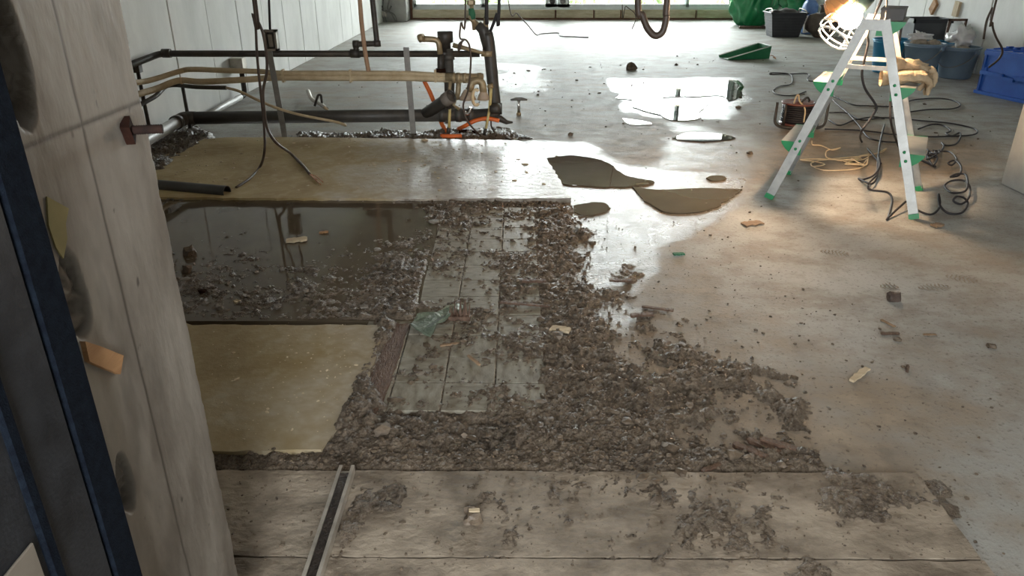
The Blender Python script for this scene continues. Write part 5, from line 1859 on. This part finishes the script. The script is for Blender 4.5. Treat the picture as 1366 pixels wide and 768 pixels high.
def crumbs(name, pts, sizes, mat, label, sink=.3, aniso=.6):
    n = len(pts)
    r = np.random.default_rng(n)
    V = IV[None] * (1 + r.uniform(-.32, .32, (n, len(IV), 1)))
    sc = sizes[:, None, None] * np.stack([r.uniform(.7, 1.6, n), r.uniform(.7, 1.3, n), r.uniform(aniso * .6, aniso * 1.3, n)], -1)[:, None, :]
    a = r.uniform(0, 6.28, n)
    V = V * sc
    x = V[..., 0] * np.cos(a)[:, None] - V[..., 1] * np.sin(a)[:, None]
    y = V[..., 0] * np.sin(a)[:, None] + V[..., 1] * np.cos(a)[:, None]
    z = V[..., 2] + (sizes * aniso * (1 - sink * 2))[:, None]
    V = np.stack([x + pts[:, :1], y + pts[:, 1:2], z + pts[:, 2:3]], -1).reshape(-1, 3)
    Fi = (IF[None] + (np.arange(n) * len(IV))[:, None, None]).reshape(-1, 3)
    me = bpy.data.meshes.new(name)
    me.from_pydata(V.tolist(), [], Fi.tolist())
    me.materials.append(M[mat])
    me.update()
    o = bpy.data.objects.new(name, me)
    COL.objects.link(o)
    tag(o, label, 'crumbs', kind='stuff')
    return o


def scatter(poly, n, seed, lo=-9, hi=9, soft=.0):
    r = np.random.default_rng(seed)
    P = np.array(poly)
    x = r.uniform(P[:, 0].min() - soft, P[:, 0].max() + soft, n)
    y = r.uniform(P[:, 1].min() - soft, P[:, 1].max() + soft, n)
    s = sdf(x, y, poly) + r.normal(0, soft + 1e-6, n)
    k = s > 0
    x, y = x[k], y[k]
    z = mudz(x, y)
    base = np.where((y < 1.306) & (x < .874) & (x > -.72), .014, 0.0)
    z = np.maximum(z, base)
    return np.stack([x, y, z], -1)


def sz(n, m, s, seed):
    return np.clip(np.random.default_rng(seed).lognormal(math.log(m), s, n), .0006, .02)


a = scatter(PIT, 5200, 1)
a = a[(a[:, 2] > ZW - .004) & (a[:, 0] < -.2)]
crumbs('pit_gravel', a, sz(len(a), .0030, .5, 1), 'stone', 'wet gravel and grit poking from the pit mud')
a = np.concatenate([scatter(MID, 6000, 2, soft=.05), scatter(SPA, 900, 22, soft=.12)])
crumbs('mud_crumbs', a, sz(len(a), .0028, .6, 2), 'clod', 'loose mud crumbs on the mud heap and tiles')
a = scatter(MID, 1100, 12, soft=.04)
crumbs('mud_grit', a, sz(len(a), .0024, .5, 12), 'stone', 'pale wet grit in the mud heap')
slab = wp((300, 640), (1280, 640), (1330, 768), (310, 768))
a = scatter(slab, 900, 3)
crumbs('board_crumbs', a, sz(len(a), .0013, .55, 3), 'clod', 'dirt crumbs scattered on the old boards')
sl2 = wp((760, 280), (1000, 320), (1150, 420), (1366, 560), (1366, 768), (1120, 640), (900, 470))
a = scatter(sl2, 900, 4, soft=.1)
crumbs('slab_crumbs', a, sz(len(a), .0018, .6, 4), 'clod', 'dirt crumbs scattered on the slab beside mud heap')
far_ = wp((420, 110), (1000, 60), (1330, 150), (1330, 240), (1000, 300), (640, 200))
a = scatter(far_, 500, 5)
crumbs('far_crumbs', a, sz(len(a), .0045, .6, 5), 'clod', 'dirt crumbs scattered on the slab around puddles and ladder')
sh1 = wp((262, 190), (690, 190), (750, 260), (220, 262))
a = scatter(sh1, 420, 6)
a[:, 2] = np.maximum(a[:, 2], zi)
crumbs('sheet_flakes', a, sz(len(a), .0036, .6, 6), 'palewood', 'pale flakes strewn on the wide yellow sheet', aniso=.3)
sh2 = wp((262, 438), (500, 438), (440, 590), (292, 600))
a = scatter(sh2, 380, 7)
a[:, 2] = np.maximum(a[:, 2], zi)
crumbs('sheet_flakes', a, sz(len(a), .0016, .6, 7), 'palewood', 'pale flakes strewn on the small yellow sheet', aniso=.3)
a = scatter(STR, 1500, 8)
crumbs('strip_crumbs', a, sz(len(a), .0022, .6, 8), 'clod', 'loose crumbs on the mud strip along the board edge')
